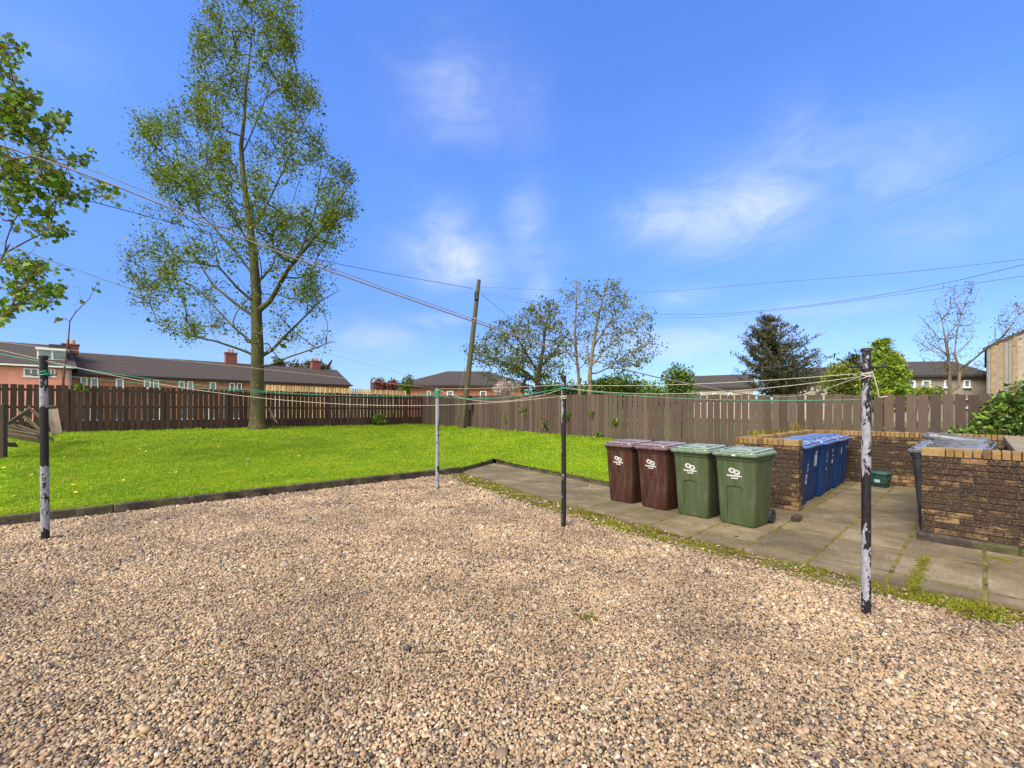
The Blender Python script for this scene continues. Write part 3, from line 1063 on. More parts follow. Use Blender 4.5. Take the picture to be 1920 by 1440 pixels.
for i, (u, v) in enumerate(dpx):
    o = dand if i == 0 else dand.copy()
    if i: COL.objects.link(o)
    o.location = on_lawn(u, v)
    o.rotation_euler = (rng.normal(-.1, .25), rng.normal(0, .25), rng.uniform(0, 6))
dais = flower('daisy', (.80, .80, .76), .020, .04)
tag(dais, 'white daisy flower open in the lawn', 'flower', 'daisies in the lawn')
for i in range(34):
    o = dais if i == 0 else dais.copy()
    if i: COL.objects.link(o)
    u, v = rng.uniform(20, 1120), rng.uniform(806, 868)
    o.location = on_lawn(u, v)
    o.rotation_euler = (rng.normal(-.1, .25), rng.normal(0, .25), rng.uniform(0, 6))

# ================================================================== FENCES
def fence(name, label, pts, matn, pitch, bw, group, flip, post_every=2.4, sway=.012, kick=False):
    """pts = [(x, y, z bottom, z top)]; boards on the yard side, three rails and posts behind"""
    root = thing(name, label, 'fence', (pts[0][0], pts[0][1], pts[0][2]), 0, group)
    ox = np.array((pts[0][0], pts[0][1], pts[0][2]))
    bd, posts = MB(), []
    rails = [MB(), MB(), MB()]
    for (x0, y0, zb0, zt0), (x1, y1, zb1, zt1) in zip(pts[:-1], pts[1:]):
        a, b = np.array((x0, y0)), np.array((x1, y1))
        L = np.linalg.norm(b - a); d = (b - a) / L
        nrm = np.array((-d[1], d[0])) * flip          # away from the yard
        ang = math.atan2(d[1], d[0])
        k = int(L / pitch)
        for i in range(k):
            t = (i + .5) / k
            p = a + (b - a) * t
            zb, zt = zb0 + (zb1 - zb0) * t, zt0 + (zt1 - zt0) * t
            zt += rng.normal(0, .008); zb += .03 + rng.normal(0, .008)
            Mr = Matrix.Rotation(ang, 3, 'Z') @ Matrix.Rotation(rng.normal(0, sway), 3, 'Y') @ Matrix.Rotation(rng.normal(0, .02), 3, 'Z')
            bd.box((p[0] - ox[0], p[1] - ox[1], (zb + zt) / 2 - ox[2]), (bw * rng.uniform(.96, 1.03), .02, zt - zb), rot=Mr)
        for r, fr in zip(rails, (.15, .55, .90)):
            q0, q1 = a + nrm * .036, b + nrm * .036
            r.bar((q0[0] - ox[0], q0[1] - ox[1], zb0 + (zt0 - zb0) * fr - ox[2]), (q1[0] - ox[0], q1[1] - ox[1], zb1 + (zt1 - zb1) * fr - ox[2]), .045, .085)
        n = max(1, round(L / post_every))
        for i in range(n):
            t = (i + .5) / n
            p = a + (b - a) * t + nrm * .11
            zb, zt = zb0 + (zb1 - zb0) * t, zt0 + (zt1 - zt0) * t
            posts.append((p[0], p[1], zb, zt, ang))
    if kick:
        kb = MB()
        for (x0, y0, zb0, zt0), (x1, y1, zb1, zt1) in zip(pts[:-1], pts[1:]):
            d = np.array((x1 - x0, y1 - y0)); d /= np.linalg.norm(d); nn = np.array((-d[1], d[0])) * flip * .024
            kb.bar((x0 + nn[0] - ox[0], y0 + nn[1] - ox[1], zb0 + .24 - ox[2]), (x1 + nn[0] - ox[0], y1 + nn[1] - ox[1], zb1 + .24 - ox[2]), .022, .46)
        kb.build('base_board', M[matn], root)
    bd.build('fence_boards', M[matn], root)
    for r in rails: r.build('rail', M[matn], root)
    for x, y, zb, zt, ang in posts:
        mb = MB()
        mb.box((0, 0, (zt - zb - .35) / 2 + .0), (.095, .095, zt - zb + .05), ang)
        mb.build('post', M[matn], root, loc=(x - ox[0], y - ox[1], zb - ox[2]))
    return root


def lz(p): return lawn_z(p[0], p[1])
kx = (-.1, 8.5, 13.0, 16.4, 24)
fence('board_fence', 'dark brown vertical board fence behind the big tree', [(*fl(q), lz(fl(q)), zt) for q, zt in zip(kx, (2.44, 2.52, 2.55, 2.53, 2.50))], 'fence_dark', .185, .156, None, -1, kick=True)
# one board short of the trunk has gone: pale light shows there in the photograph through the wider gap
fR = [FC + (FR1 - FC) * t for t in (0.012, .5, 1)] + [FR1 + (FR2 - FR1) * t for t in (.5, 1, 1.5)]
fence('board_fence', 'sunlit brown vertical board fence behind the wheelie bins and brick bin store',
      [(p[0], p[1], min(lz(p), zt - 1.55), zt) for p, zt in zip(fR, (2.45, 2.30, 2.185, 2.05, 1.945, 1.87))], 'fence_brown', .185, .163, None, 1)
# the neighbour's newer fence beyond
nf0, nf1 = at(498, 722, 30), at(762, 733, 34)
fence('picket_fence', 'pale new timber picket fence standing beyond the dark fence', [(nf0[0], nf0[1], .6, nf0[2] + .02), (nf1[0], nf1[1], .6, nf1[2])], 'fence_pale', .16, .115, None, 1)

# collapsed panel and leftover post at the left
pz = lawn_z(-12.3, 10.4)
mb = MB(); mb.bbox((0, 0, (1.70 - pz) / 2), (.19, .19, 1.70 - pz + .1), .012, .5)
mb.cur = 0
tag(mb.build('fence_post', M['fence_brown'], loc=(-12.52, 10.45, pz)), 'thick brown square post left standing alone on the lawn', 'post')
root = thing('broken_fence_panel', 'collapsed grey fence panel lying in splayed boards by the dark fence', 'fence panel', (-12.6, 12.2, lawn_z(-12.6, 12.2)))
rx = np.array(root.location)


def board(p0, p1, Y0, Y1, w, name='board', m='wood_grey', t=.022):
    a, b = at(p0[0], p0[1], Y0) - rx, at(p1[0], p1[1], Y1) - rx
    mb = MB(); mb.bar(a, b, t, w, up=(0.35, -.5, .8))
    return mb.build(name, M[m], root)


board((12, 797), (56, 768), 11.6, 12.4, .13, 'rail')
board((34, 772), (74, 806), 12.9, 12.4, .14, 'board')
board((46, 779), (80, 812), 12.3, 12.0, .14)
board((20, 795), (99, 823), 11.9, 11.7, .15)
board((12, 799), (82, 822), 11.5, 11.4, .14, m='fence_brown')
board((12, 807), (70, 818), 11.4, 11.3, .13)
board((10, 815), (74, 826), 11.2, 11.1, .16)
board((54, 765), (76, 783), 12.8, 12.6, .15, m='fence_brown')
board((78, 766), (108, 763), 13.2, 13.3, .12, 'rail')
board((5, 833), (31, 834), 10.9, 10.9, .14, m='fence_dark')
mb = MB()
for i in range(4):
    a, b = at(89 + i * 5.5, 768 - i * .4, 13.1), at(101 + i * 4.2, 815 - i, 12.7)
    mb.bar(a - rx, b - rx, .085, .02, up=(.4, -.9, .1))
mb.build('leaning_boards', M['wood_grey'], root)

# ================================================================== BIN STORE WALLS
def brick_wall(name, label, p0, d, length, thick, nrm, z0=0.0, courses=14, ends=(True, True), cope='soldier', seed=1):
    """p0 = start of the outer face line, d = direction, nrm = towards the wall's body"""
    r = np.random.default_rng(seed)
    ang = math.atan2(d[1], d[0])
    root = thing(name, label, 'wall', (p0[0], p0[1], z0), ang)
    sgn = 1 if (np.array((-d[1], d[0])) @ nrm) > 0 else -1
    core = MB()
    hh = .0725 * courses
    core.box((length / 2, sgn * thick / 2, hh / 2 + .001), (length - .02, thick - .018, hh))
    core.build('mortar', M['mortar'], root)
    mb = MB()
    L, hb = .225, .0725
    for cno in range(courses):
        z = cno * hb
        x = -(L / 2 if cno % 2 else 0)
        while x < length - .02:
            a, b = max(0, x), min(length, x + L)
            if b - a > .035:
                for y in (.0, thick):
                    jj = r.normal(0, .0022)
                    yc = sgn * (y + (.05 if y == 0 else -.05) + jj)
                    mb.bbox(((a + b) / 2, yc, z + hb / 2), (b - a - .010, .1, hb - .010), .005, r.normal(0, .004))
            x += L
    # closers at the ends
    mb.build('brickwork', M['brick_store'], root)
    cp = MB()
    if cope == 'soldier':
        x = 0.0
        first = True
        while x < length - .03:
            w = .215 if first else .0745
            first = False
            w = min(w, length - x)
            cp.bbox((x + w / 2, sgn * thick / 2 + r.normal(0, .003), hh + .051 + r.normal(0, .002)), (w - .008, thick + .02, .10), .006, r.normal(0, .006))
            x += w
    else:
        x = 0.0
        while x < length - .03:
            w = min(.44, length - x)
            cp.bbox((x + w / 2, sgn * thick / 2, hh + .051 + r.normal(0, .003)), (w - .006, thick + .06, .10), .006, r.normal(0, .004))
            x += w
    cp.build('coping', M['brick_coping' if cope == 'soldier' else 'coping_slab'], root)
    return root


z0 = 0.03
brick_wall('brick_wall', 'short sooty brick wall end standing right beside the green wheelie bin', LR, AX, .95, .215, CX, z0, seed=1)
brick_wall('brick_wall', 'side brick wall with weeds on its top, running behind the row of blue bins', LL + CX * .225, CX, 3.9, .215, -AX, z0, seed=2)
brick_wall('brick_wall', 'back brick wall of the bin store with a soldier course on top and the small green caddy at its foot', LR + CX * 4.15 + AX * .72, -AX, 3.1, .215, CX, z0, seed=3)
brick_wall('brick_wall', 'nearest blackened brick wall in front of the dark grey bins, kerb at its foot', RL, -AX, 1.9, .215, CX, z0, seed=4)
brick_wall('brick_wall', 'thick brick side wall with broad flat coping below the green laurel bush', RL - AX * .80 + CX * .225, CX, 4.25, .38, -AX, z0, cope='slab', seed=5)
# rubble by the walls
def stone(p, s, m, label, rz=0.0, cat='stone'):
    v, f = icos(int(p[0] * 100) % 97, 2)
    o = obj('loose_stone', v * np.array(s), f, M[m], smooth=True, loc=(p[0], p[1], p[2]))
    o.rotation_euler = (0.1, 0.05, rz)
    return tag(o, label, cat)
q = G(1730, 1008, .03)
stone((q[0] - .06, q[1] - .05, .08), (.06, .05, .05), 'kerb', 'round stone at the left end of the kerb below the near wall')
q = G(1487, 972, .03)
mb = MB(); mb.bbox((0, 0, .036), (.21, .10, .07), .012)
o = mb.build('loose_brick', M['kerb'], loc=(q[0] - .03, q[1] - .12, .031)); o.rotation_euler = (0.03, -.05, .75)
tag(o, 'loose dirty brick lying on the slabs beside the green bin wheel', 'brick')
q = G(1107, 912, .03)
stone((q[0], q[1], .05), (.035, .022, .018), 'wall_cream', 'white pebble lying on the far path by the kerb')
q = G(1380, 1006, .03)
stone((q[0], q[1], .045), (.032, .022, .008), 'wood_grey', 'pale flat stone on the path slabs in front of the green bins')

# fallen twigs and grass stalks on the pebbles
for (u, v), (u2, v2), m, lab in (((1838, 1165), (1890, 1195), 'wood_grey', 'pale straight stick on the pebbles by the mossy path edge, farthest right'), ((1775, 1190), (1800, 1202), 'wood_grey', 'short pale stick left of the long one near the path edge'),
                               ((205, 1345), (228, 1337), 'bark_dark', 'dark twig on the pebbles at the lower left'), ((125, 1240), (165, 1232), 'bark_dark', 'dark flat twig on the pebbles below the left pole'),
                               ((905, 1268), (935, 1255), 'bark_red', 'thin reddish twig in the middle of the gravel'), ((780, 1228), (835, 1224), 'bark_dark', 'thin dark stalk lying among pebbles left of the grass tuft'),
                               ((1330, 1300), (1362, 1322), 'bark_pale', 'pale brown twig on the pebbles between the tuft and the nearest pole')):
    a, b = np.array((*G(u, v), .012)), np.array((*G(u2, v2), .012))
    mb = MB(); mb.tube([a, (a * .6 + b * .4) + rng.normal(0, .008, 3) * (1, 1, .4), b], [.0045, .004, .002], 5)
    tag(mb.build('twig', M[m], None, True), lab, 'twig', 'twigs on the gravel')

# ================================================================== WHEELIE BINS
def logo_parts():
    """council knot of two linked loops and the two lines of lettering, in the x-z plane"""
    v, f = [], []

    def ribbon(pts, w, closed=True):
        b = len(v); k = len(pts)
        for i, p in enumerate(pts):
            p0 = pts[(i - 1) % k] if closed or i else pts[i]
            p1 = pts[(i + 1) % k] if closed or i < k - 1 else pts[i]
            dx, dz = p1[0] - p0[0], p1[1] - p0[1]
            L = math.hypot(dx, dz) or 1
            nx, nz = -dz / L * w / 2, dx / L * w / 2
            v.append((p[0] + nx, 0, p[1] + nz)); v.append((p[0] - nx, 0, p[1] - nz))
        for i in range(k if closed else k - 1):
            j = (i + 1) % k
            f.append((b + 2 * i, b + 2 * i + 1, b + 2 * j + 1, b + 2 * j))

    def ell(cx, cz, a, b, tilt, a0=0, a1=360, n=40):
        o = []
        for i in range(n + (0 if a1 - a0 == 360 else 1)):
            t = R(a0 + (a1 - a0) * i / n)
            x, z = a * math.cos(t), b * math.sin(t)
            c, s = math.cos(R(tilt)), math.sin(R(tilt))
            o.append((cx + x * c - z * s, cz + x * s + z * c))
        return o
    ribbon(ell(-.029, .012, .042, .030, -8), .0085)
    ribbon(ell(.030, -.008, .042, .030, -8), .0085)
    ribbon(ell(-.031, .012, .026, .014, -8, 70, 290, 24), .0050, False)
    ribbon(ell(.032, -.008, .026, .014, -8, -110, 110, 24), .0050, False)
    ribbon([(-.010, .022), (.0, .008), (.004, -.006), (.014, -.018)], .006, False)
    ribbon([(-.018, .008), (-.006, .012), (.008, -.008), (.022, -.004)], .005, False)
    v2 = [(x, y, z + .745) for x, y, z in v]
    out = [('emblem', v2, f)]
    for nm, body, size, zz in (('lettering', 'Renfrewshire', .036, .676), ('lettering', 'Council', .029, .646)):
        cu = bpy.data.curves.new('t', 'FONT'); cu.body = body; cu.size = size; cu.align_x = 'CENTER'; cu.offset = .0009; cu.resolution_u = 3
        ob = bpy.data.objects.new('t', cu); COL.objects.link(ob)
        me = ob.to_mesh()
        out.append((nm, [(p.co.x, 0, p.co.y + zz) for p in me.vertices], [tuple(p.vertices) for p in me.polygons]))
        ob.to_mesh_clear()
        bpy.data.objects.remove(ob); bpy.data.curves.remove(cu)
    return out


LOGO = logo_parts()
FY = lambda z: -(.255 + .0625 * (z - .05) / .81)         # front face of the bin at height z


def wheelie(name, label, bm_, lm_, arch=True, logo=True, group=None, ridged=True, sticker=None, lid_tilt=0.0):
    t = thing(name, label, 'wheelie bin', group=group)
    mb = MB()
    prof = [(.0, .43, .465, .03), (.012, .458, .49, .05), (.05, .474, .51, .055), (.20, .484, .533, .055), (.50, .503, .5794, .055), (.86, .525, .635, .055),
            (.895, .523, .64, .055), (.90, .545, .664, .06), (.925, .55, .668, .06), (.928, .562, .685, .06), (.955, .565, .69, .06), (.958, .545, .665, .05)]
    mb.loft([rrect(w, d, r, z) for z, w, d, r in prof])
    # rear axle boss and foot
    mb.box((0, .235, .10), (.30, .09, .13))
    bodyo = mb.build('body', M[bm_], t, True, R(40))
    # lid: overhanging lip, shoulder, crowned top that falls to the front
    ld = bpy.data.objects.new('lid', None)
    mb = MB()
    rings = [(-.012, .588, .738, .05, 0), (.002, .596, .746, .05, 0), (.012, .596, .746, .05, 0), (.016, .578, .728, .05, 0), (.028, .576, .726, .05, 0), (.031, .535, .68, .05, .004),
             (.056, .520, .66, .05, .006), (.062, .495, .63, .05, .008), (.066, .30, .42, .06, .01)]
    rr = []
    for z, w, d, r, cy in rings:
        rg = rrect(w, d, r, z, 6, cy)
        rr.append([(x, y, zz + (0.022 * (y + .36) / .72 if z > .03 else .012 * (y + .36) / .72)) for x, y, zz in rg])
    mb.loft(rr)
    if ridged:      # two raised ribs and a front grip bar on top of the lid
        for sx in (-1, 1):
            mb.bbox((sx * .19, .04, .080), (.030, .46, .020), .007)
            mb.bbox((sx * .205, -.305, .052), (.05, .05, .026), .006)
        mb.bbox((0, -.262, .0715), (.30, .03, .014), .005)
        mb.bbox((0, .10, .083), (.16, .07, .012), .005)
    else:
        for k in range(3):
            mb.bbox((-.15 + .15 * k, .03, .078), (.085, .50, .016), .007)
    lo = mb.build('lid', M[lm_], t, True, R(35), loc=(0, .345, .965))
    for v_ in lo.data.vertices: v_.co.y -= .345
    lo.rotation_euler = (-lid_tilt, 0, 0)
    bpy.data.objects.remove(ld)
    # grips at the back, moulded with the hinge
    mb = MB()
    mb.tube([(-.25, .36, .955), (-.24, .42, .975), (.24, .42, .975), (.25, .36, .955)], .016, 8)
    mb.build('handle', M[lm_], t, True)
    for sx in (-1, 1):
        w = MB()
        Mx = Matrix.Rotation(R(90), 3, 'Y')
        w.lathe([(.055, -.024), (.088, -.026), (.10, -.016), (.10, .016), (.088, .026), (.055, .024), (.05, .012), (.02, .012), (.018, .03), (.0, .031)], 22, Mx)
        w.build('wheel', M['rubber'], t, True, R(35), loc=(sx * .245, .265, .101))
    ax = MB(); ax.tube([(-.26, .265, .101), (.26, .265, .101)], .012, 8)
    ax.build('axle', M['iron'], t, True)
    # front panel: a shallow raised field, arched on the newer bins
    def outline(hw, top, inset):
        o = [(-hw + inset, .03), (hw - inset, .03)]
        if arch:
            for i in range(11):
                a = R(9 * i)
                o.append((hw - inset - .055 + .055 * math.cos(a), top - inset - .055 + .055 * math.sin(a)))
            for i in range(11):
                a = R(90 + 9 * i)
                o.append((-hw + inset + .055 + .055 * math.cos(a), top - inset - .055 + .055 * math.sin(a)))
        else:
            o += [(hw - inset, top - inset), (-hw + inset, top - inset)]
        return o
    dp = .016 if arch else .007
    cut = MB()
    of = [(x, FY(z) - .05, z) for x, z in outline(.125, .55, 0)]
    ob_ = [(x, FY(z) + dp, z) for x, z in outline(.125, .55, dp * .7)]
    cut.loft([of[::-1], ob_[::-1]])
    co_ = cut.build('cutter', M[bm_])
    bo = bodyo.modifiers.new('cut', 'BOOLEAN'); bo.operation = 'DIFFERENCE'; bo.solver = 'EXACT'; bo.object = co_
    co_.data.update(); bpy.context.view_layer.update()
    dg = bpy.context.evaluated_depsgraph_get()
    nm_ = bpy.data.meshes.new_from_object(bodyo.evaluated_get(dg))
    if len(nm_.vertices) > 60:
        bodyo.modifiers.clear(); bodyo.data = nm_
        nm_.polygons.foreach_set('use_smooth', np.ones(len(nm_.polygons), dtype=bool)); nm_.set_sharp_from_angle(angle=R(25))
    bodyo.modifiers.clear()
    bpy.data.objects.remove(co_)
    pn = MB()
    pn.loft([[(x, FY(z) + dp - .004, z) for x, z in outline(.125, .55, dp * .7 + .002)], [(x, FY(z) + dp - .0015, z) for x, z in outline(.125, .55, dp * .7 + .0005)]][::-1], cap0=False)
    pn.build('front_panel', M[bm_], t, True, R(30))
    if logo:
        for nm, v_, f_ in LOGO:
            obj(nm, [(x, FY(z) - .004, z) for x, y, z in v_], f_, M['white_print'], t)
    return t


row = np.array((-.622, .783))
inw = np.array((.783, .622))
b4 = np.array(G(1350, 979, .03)); b1 = np.array(G(1143, 937, .03))
rz_front = math.atan2(-inw[0], inw[1])


def put(o, xy, rz, z=.031):
    o.location = (xy[0], xy[1], z); o.rotation_euler = (0, 0, rz)


def front_pos(i):
    c = b4 + (b1 - b4) * (i / 3.0)
    return c - row * .225 + inw * .25


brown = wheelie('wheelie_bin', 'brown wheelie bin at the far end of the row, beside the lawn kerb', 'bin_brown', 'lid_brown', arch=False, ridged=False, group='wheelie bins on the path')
put(brown, front_pos(3), rz_front + .02)
o = dup(brown, (0, 0, 0), 0, 'brown wheelie bin touching a green bin, second from the lawn kerb'); put(o, front_pos(2), rz_front - .02)
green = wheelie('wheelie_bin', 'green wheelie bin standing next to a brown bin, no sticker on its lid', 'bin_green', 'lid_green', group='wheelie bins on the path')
put(green, front_pos(1), rz_front + .03)
g2 = dup(green, (0, 0, 0), 0, 'green wheelie bin nearest the brick wall, small white sticker under its lid'); put(g2, front_pos(0), rz_front - .01)
mb = MB(); mb.box((.02, -.378, .972), (.045, .004, .016))
mb.build('sticker', M['white_print'], g2)

rz_blue = math.atan2(-AX[0], AX[1])       # fronts face back along -AX
blue_lab = ['blue wheelie bin beside the brick wall end, white oval number painted on its front',
            'blue wheelie bin with a big faded pale sticker, second from the brick wall end',
            'blue wheelie bin with a long white painted streak, third from the brick wall end',
            'blue wheelie bin with short broken white marks, fourth from the brick wall end',
            'blue wheelie bin with one thin pale mark, next to last towards the back wall',
            'blue wheelie bin deepest in the store, against the back brick wall']
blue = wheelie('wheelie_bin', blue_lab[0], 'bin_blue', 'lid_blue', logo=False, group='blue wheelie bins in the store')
spots_b = [LR + CX * (.555 + .618 * i) + AX * (.33 + (0, .03, -.01, .02, .0, .03)[i]) for i in range(6)]
blues = [blue] + [dup(blue, (0, 0, 0), 0, blue_lab[i]) for i in range(1, 6)]
for i, o in enumerate(blues): put(o, spots_b[i], rz_blue + (.03, -.02, .02, -.03, .01, .0)[i])


def decal(parent, name, quads, m):
    mb = MB()
    for x, z, w, h in quads:
        mb.add([(x - w / 2, FY(z - h / 2) - .004, z - h / 2), (x + w / 2, FY(z - h / 2) - .004, z - h / 2), (x + w / 2, FY(z + h / 2) - .004, z + h / 2), (x - w / 2, FY(z + h / 2) - .004, z + h / 2)], [(0, 1, 2, 3)])
    mb.build(name, M[m], parent)


ring = MB()
for i in range(28):
    a0, a1 = 6.2832 * i / 28, 6.2832 * (i + 1) / 28
    q = [(.055 * s * math.cos(a), .44 + .085 * s * math.sin(a)) for a, s in ((a0, 1), (a1, 1), (a1, .62), (a0, .62))]
    ring.add([(x, FY(z) - .004, z) for x, z in q], [(0, 1, 2, 3)])
ring.build('painted_number', M['white_print'], blue)
decal(blue, 'painted_marks', [(.06, .68, .05, .016), (.06, .65, .02, .05), (.07, .60, .055, .03), (.05, .56, .03, .02)], 'white_print')
decal(blues[1], 'sticker', [(.04, .70, .16, .20), (.06, .84, .10, .05)], 'pale_sticker')
decal(blues[2], 'painted_marks', [(.05, .72, .02, .22), (.03, .50, .03, .06)], 'white_print')
decal(blues[3], 'painted_marks', [(.02, .80, .03, .05), (.04, .70, .03, .04), (.03, .58, .05, .08)], 'white_print')
decal(blues[4], 'painted_marks', [(.03, .76, .05, .12)], 'white_print')
decal(blues[5], 'painted_marks', [(.03, .80, .04, .04)], 'white_print')

grey_lab = ['dark grey wheelie bin just behind the end of the nearest brick wall', 'dark grey wheelie bin second behind the nearest brick wall',
            'dark grey wheelie bin in the middle of the grey row', 'dark grey wheelie bin with its lid not quite shut', 'dark grey wheelie bin deepest in the grey row, towards the back wall']
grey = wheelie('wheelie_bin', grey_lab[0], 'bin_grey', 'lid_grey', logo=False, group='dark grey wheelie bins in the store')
rz_grey = math.atan2(AX[0], -AX[1])
greys = [grey] + [dup(grey, (0, 0, 0), 0, grey_lab[i]) for i in range(1, 5)]
for i, o in enumerate(greys):
    put(o, RL + CX * (.575 + .625 * i) - AX * (.215 + (0, .02, -.02, .0, .03)[i]), rz_grey + (.0, .03, -.02, .04, -.01)[i])
for ch in greys[3].children:
    if ch.name.startswith('lid'): ch.rotation_euler = (-R(9), 0, 0)
for o in greys: o.scale = (1.0, 1.0, 1.07)

# food caddy by the back wall
q = np.array(G(1648, 913, .03))
cad = thing('food_caddy', 'small dark green food caddy with a paler lid on the slabs', 'caddy', (q[0] + .05, q[1] + .02, .031), rz_front - .25)
mb = MB(); mb.loft([rrect(.24, .20, .03, 0), rrect(.25, .21, .03, .01), rrect(.29, .25, .03, .24), rrect(.31, .27, .03, .245), rrect(.31, .27, .03, .265)])
mb.build('body', M['caddy_green'], cad, True, R(40))
mb = MB(); mb.loft([rrect(.325, .285, .03, .266), rrect(.33, .29, .03, .285), rrect(.29, .25, .04, .315), rrect(.20, .17, .04, .322)])
mb.build('lid', M['caddy_lid'], cad, True, R(40))
mb = MB(); mb.tube([(-.16, 0, .24), (-.17, -.10, .17), (-.16, -.15, .11), (.16, -.15, .11), (.17, -.10, .17), (.16, 0, .24)], .006, 6)
mb.build('handle', M['caddy_green'], cad, True)
decal_v = [(-.05, -.125, .09), (.05, -.125, .09), (.05, -.135, .16), (-.05, -.135, .16)]
obj('sticker', decal_v, [(0, 1, 2, 3)], M['pale_sticker'], cad)

# ================================================================== CLOTHES POLES
def clothes_pole(u, v, ztop, r, label, bands, seed, hooks=True, lean=0.0, rz=0.0):
    x, y = G(u, v)
    t = thing('clothes_pole', label, 'clothes pole', (x, y, 0), rz, 'clothes poles in the gravel')
    mb = MB()
    k = 14
    prof = [(r, -.15)] + [(r * (1 + rng.normal(0, .004)), ztop * i / k) for i in range(k + 1)]
    mb.lathe(prof, 20)
    mb.build('shaft', pole_mat('flaking_paint', bands, seed), t, True, R(40))
    c = MB(); c.lathe([(r * 1.14, ztop - .004), (r * 1.18, ztop + .008), (r * 1.1, ztop + .02), (r * .5, ztop + .026)], 20)
    c.build('cap', M['iron'], t, True, R(40))
    if hooks:
        for sx in (-1, 1):
            h = MB()
            h.tube([(sx * r * .8, 0, ztop - hooks), (sx * (r + .07), 0, ztop - hooks - .004), (sx * (r + .115), 0, ztop - hooks + .004), (sx * (r + .125), 0, ztop - hooks + .02)], .0085, 7)
            h.build('hook', M['iron'], t, True)
    t.rotation_euler = (0, lean, rz)
    return np.array((x, y, ztop))


pR = clothes_pole(1624, 1150, 2.085, .0315, 'nearest clothes pole, black paint flaking to grey, coiled white rope near its top',
                  [(0, .30), (.10, .42), (.22, .52), (.48, .55), (.62, .47), (.78, .30), (1.05, .30), (1.20, .56), (1.45, .55), (1.62, .44), (1.85, .42), (2.08, .36)], 3.1, .125)
pM = clothes_pole(1057, 988, 2.07, .0335, 'black clothes pole in the middle of the gravel with rope wound round it',
                  [(0, .26), (.5, .36), (.7, .42), (.85, .30), (1.3, .28), (1.5, .40), (1.75, .46), (1.9, .36), (2.0, .5), (2.07, .3)], 8.3, .0)
pB = clothes_pole(820, 917, 2.06, .0385, 'pale grey clothes pole at the far corner of the gravel, green rope at its top',
                  [(0, .42), (.12, .68), (.45, .55), (.62, .70), (.85, .52), (1.1, .62), (1.35, .50), (1.5, .72), (2.0, .66)], 5.7, .0)
pL = clothes_pole(85, 1012, 2.27, .040, 'clothes pole farthest from the bins, black in its middle and flaking grey below',
                  [(0, .38), (.15, .55), (.30, .64), (.42, .52), (.55, .60), (.78, .64), (.90, .64), (.96, .20), (1.2, .20), (1.60, .20), (1.66, .64), (1.84, .62), (1.93, .50), (2.2, .46)], 1.9, .22, lean=R(-.6))


def rope(label, pts, r, m, name='clothes_line', cat='clothes line', n=40, group='clothes lines strung between the poles'):
    """smooth curve through the points (Catmull-Rom)"""
    P = [np.array(p, dtype=float) for p in pts]
    P = [2 * P[0] - P[1]] + P + [2 * P[-1] - P[-2]]
    out = []
    per = max(4, n // (len(P) - 3))
    for i in range(1, len(P) - 2):
        for j in range(per):
            t = j / per
            a, b, c, d = P[i - 1], P[i], P[i + 1], P[i + 2]
            out.append(.5 * ((2 * b) + (-a + c) * t + (2 * a - 5 * b + 4 * c - d) * t * t + (-a + 3 * b - 3 * c + d) * t ** 3))
    out.append(P[-2])
    mb = MB(); mb.tube(out, r, 6)
    return tag(mb.build(name, M[m], None, True), label, cat, group)


def sag(a, b, s, n=9):
    a, b = np.array(a, float), np.array(b, float)
    return [a + (b - a) * (i / (n - 1)) - np.array((0, 0, 4 * s * (i / (n - 1)) * (1 - i / (n - 1)))) for i in range(n)]


def near(p, q, off, z):
    """a point on the side of pole p that faces q"""
    d = np.array(q[:2]) - np.array(p[:2]); d /= np.linalg.norm(d)
    return np.array((p[0] + d[0] * off, p[1] + d[1] * off, z))


# heavy double line from the house, over the yard, down to the nearest pole
hx = np.array((-2.4, 2.0, 2.86))
lineA = [near(pR, hx, .036, 1.885), np.array((2.77 - 5.17 * .136, 3.37 - 1.37 * .136, 1.715)), np.array((2.77 - 5.17 * .30, 3.37 - 1.37 * .30, 1.80)), np.array((2.77 - 5.17 * .47, 3.37 - 1.37 * .47, 1.988)),
         np.array((2.77 - 5.17 * .761, 3.37 - 1.37 * .761, 2.437)), hx, np.array((-4.6, 1.4, 3.35))]
rope('thick grey line sweeping from the upper left down to the nearest pole', lineA, .0042, 'rope_grey')
rope('second strand running just above the thick grey line', [lineA[3] + np.array((0, 0, .004)), lineA[4] + np.array((0.02, .02, .016)), lineA[5] + np.array((0, .03, .045)), lineA[6] + np.array((0, .05, .09))], .0022, 'rope_grey')
# thin line from the left down to the far pole
h2 = np.array((-3.12, 2.6, 2.64))
rope('thin white line falling from the left edge to the far grey pole', [near(pB, h2, .05, 2.03), at(750, 700, 7.6), at(560, 648, 5.9), at(340, 575, 4.35), h2, np.array((-3.9, .9, 3.0))], .0026, 'rope_white')
# lines between poles
rope('thick green line sagging between the flaking pole on the left and the far grey pole', [at(-160, 632, 5.0)] + [near(pL, pB, .03, 2.20)] + sag(near(pL, pB, .045, 2.19), near(pB, pL, .05, 1.93), .17)[1:], .0052, 'rope_green')
rope('thin green line below the thick green one, from the left pole to the far pole', sag(near(pL, pB, .045, 2.06), near(pB, pL, .05, 1.90), .10), .0034, 'rope_green')
rope('long white line sagging lowest, from the left pole to the middle black pole', [at(-120, 628, 5.0)] + sag(near(pL, pM, .045, 2.22), near(pM, pL, .045, 1.80), .30), .0034, 'rope_white')
rope('taut white line at pole top height, from the left edge to the far grey pole', [at(-100, 630, 5.6), at(0, 641, 5.7), at(119, 655, 6.0), at(475, 690, 7.2), near(pB, pL, .05, 2.05)], .0026, 'rope_white')
rope('taut white line between the tops of the far grey pole and the middle black pole', sag(near(pB, pM, .05, 2.05), near(pM, pB, .045, 1.965), .02), .0032, 'rope_white')
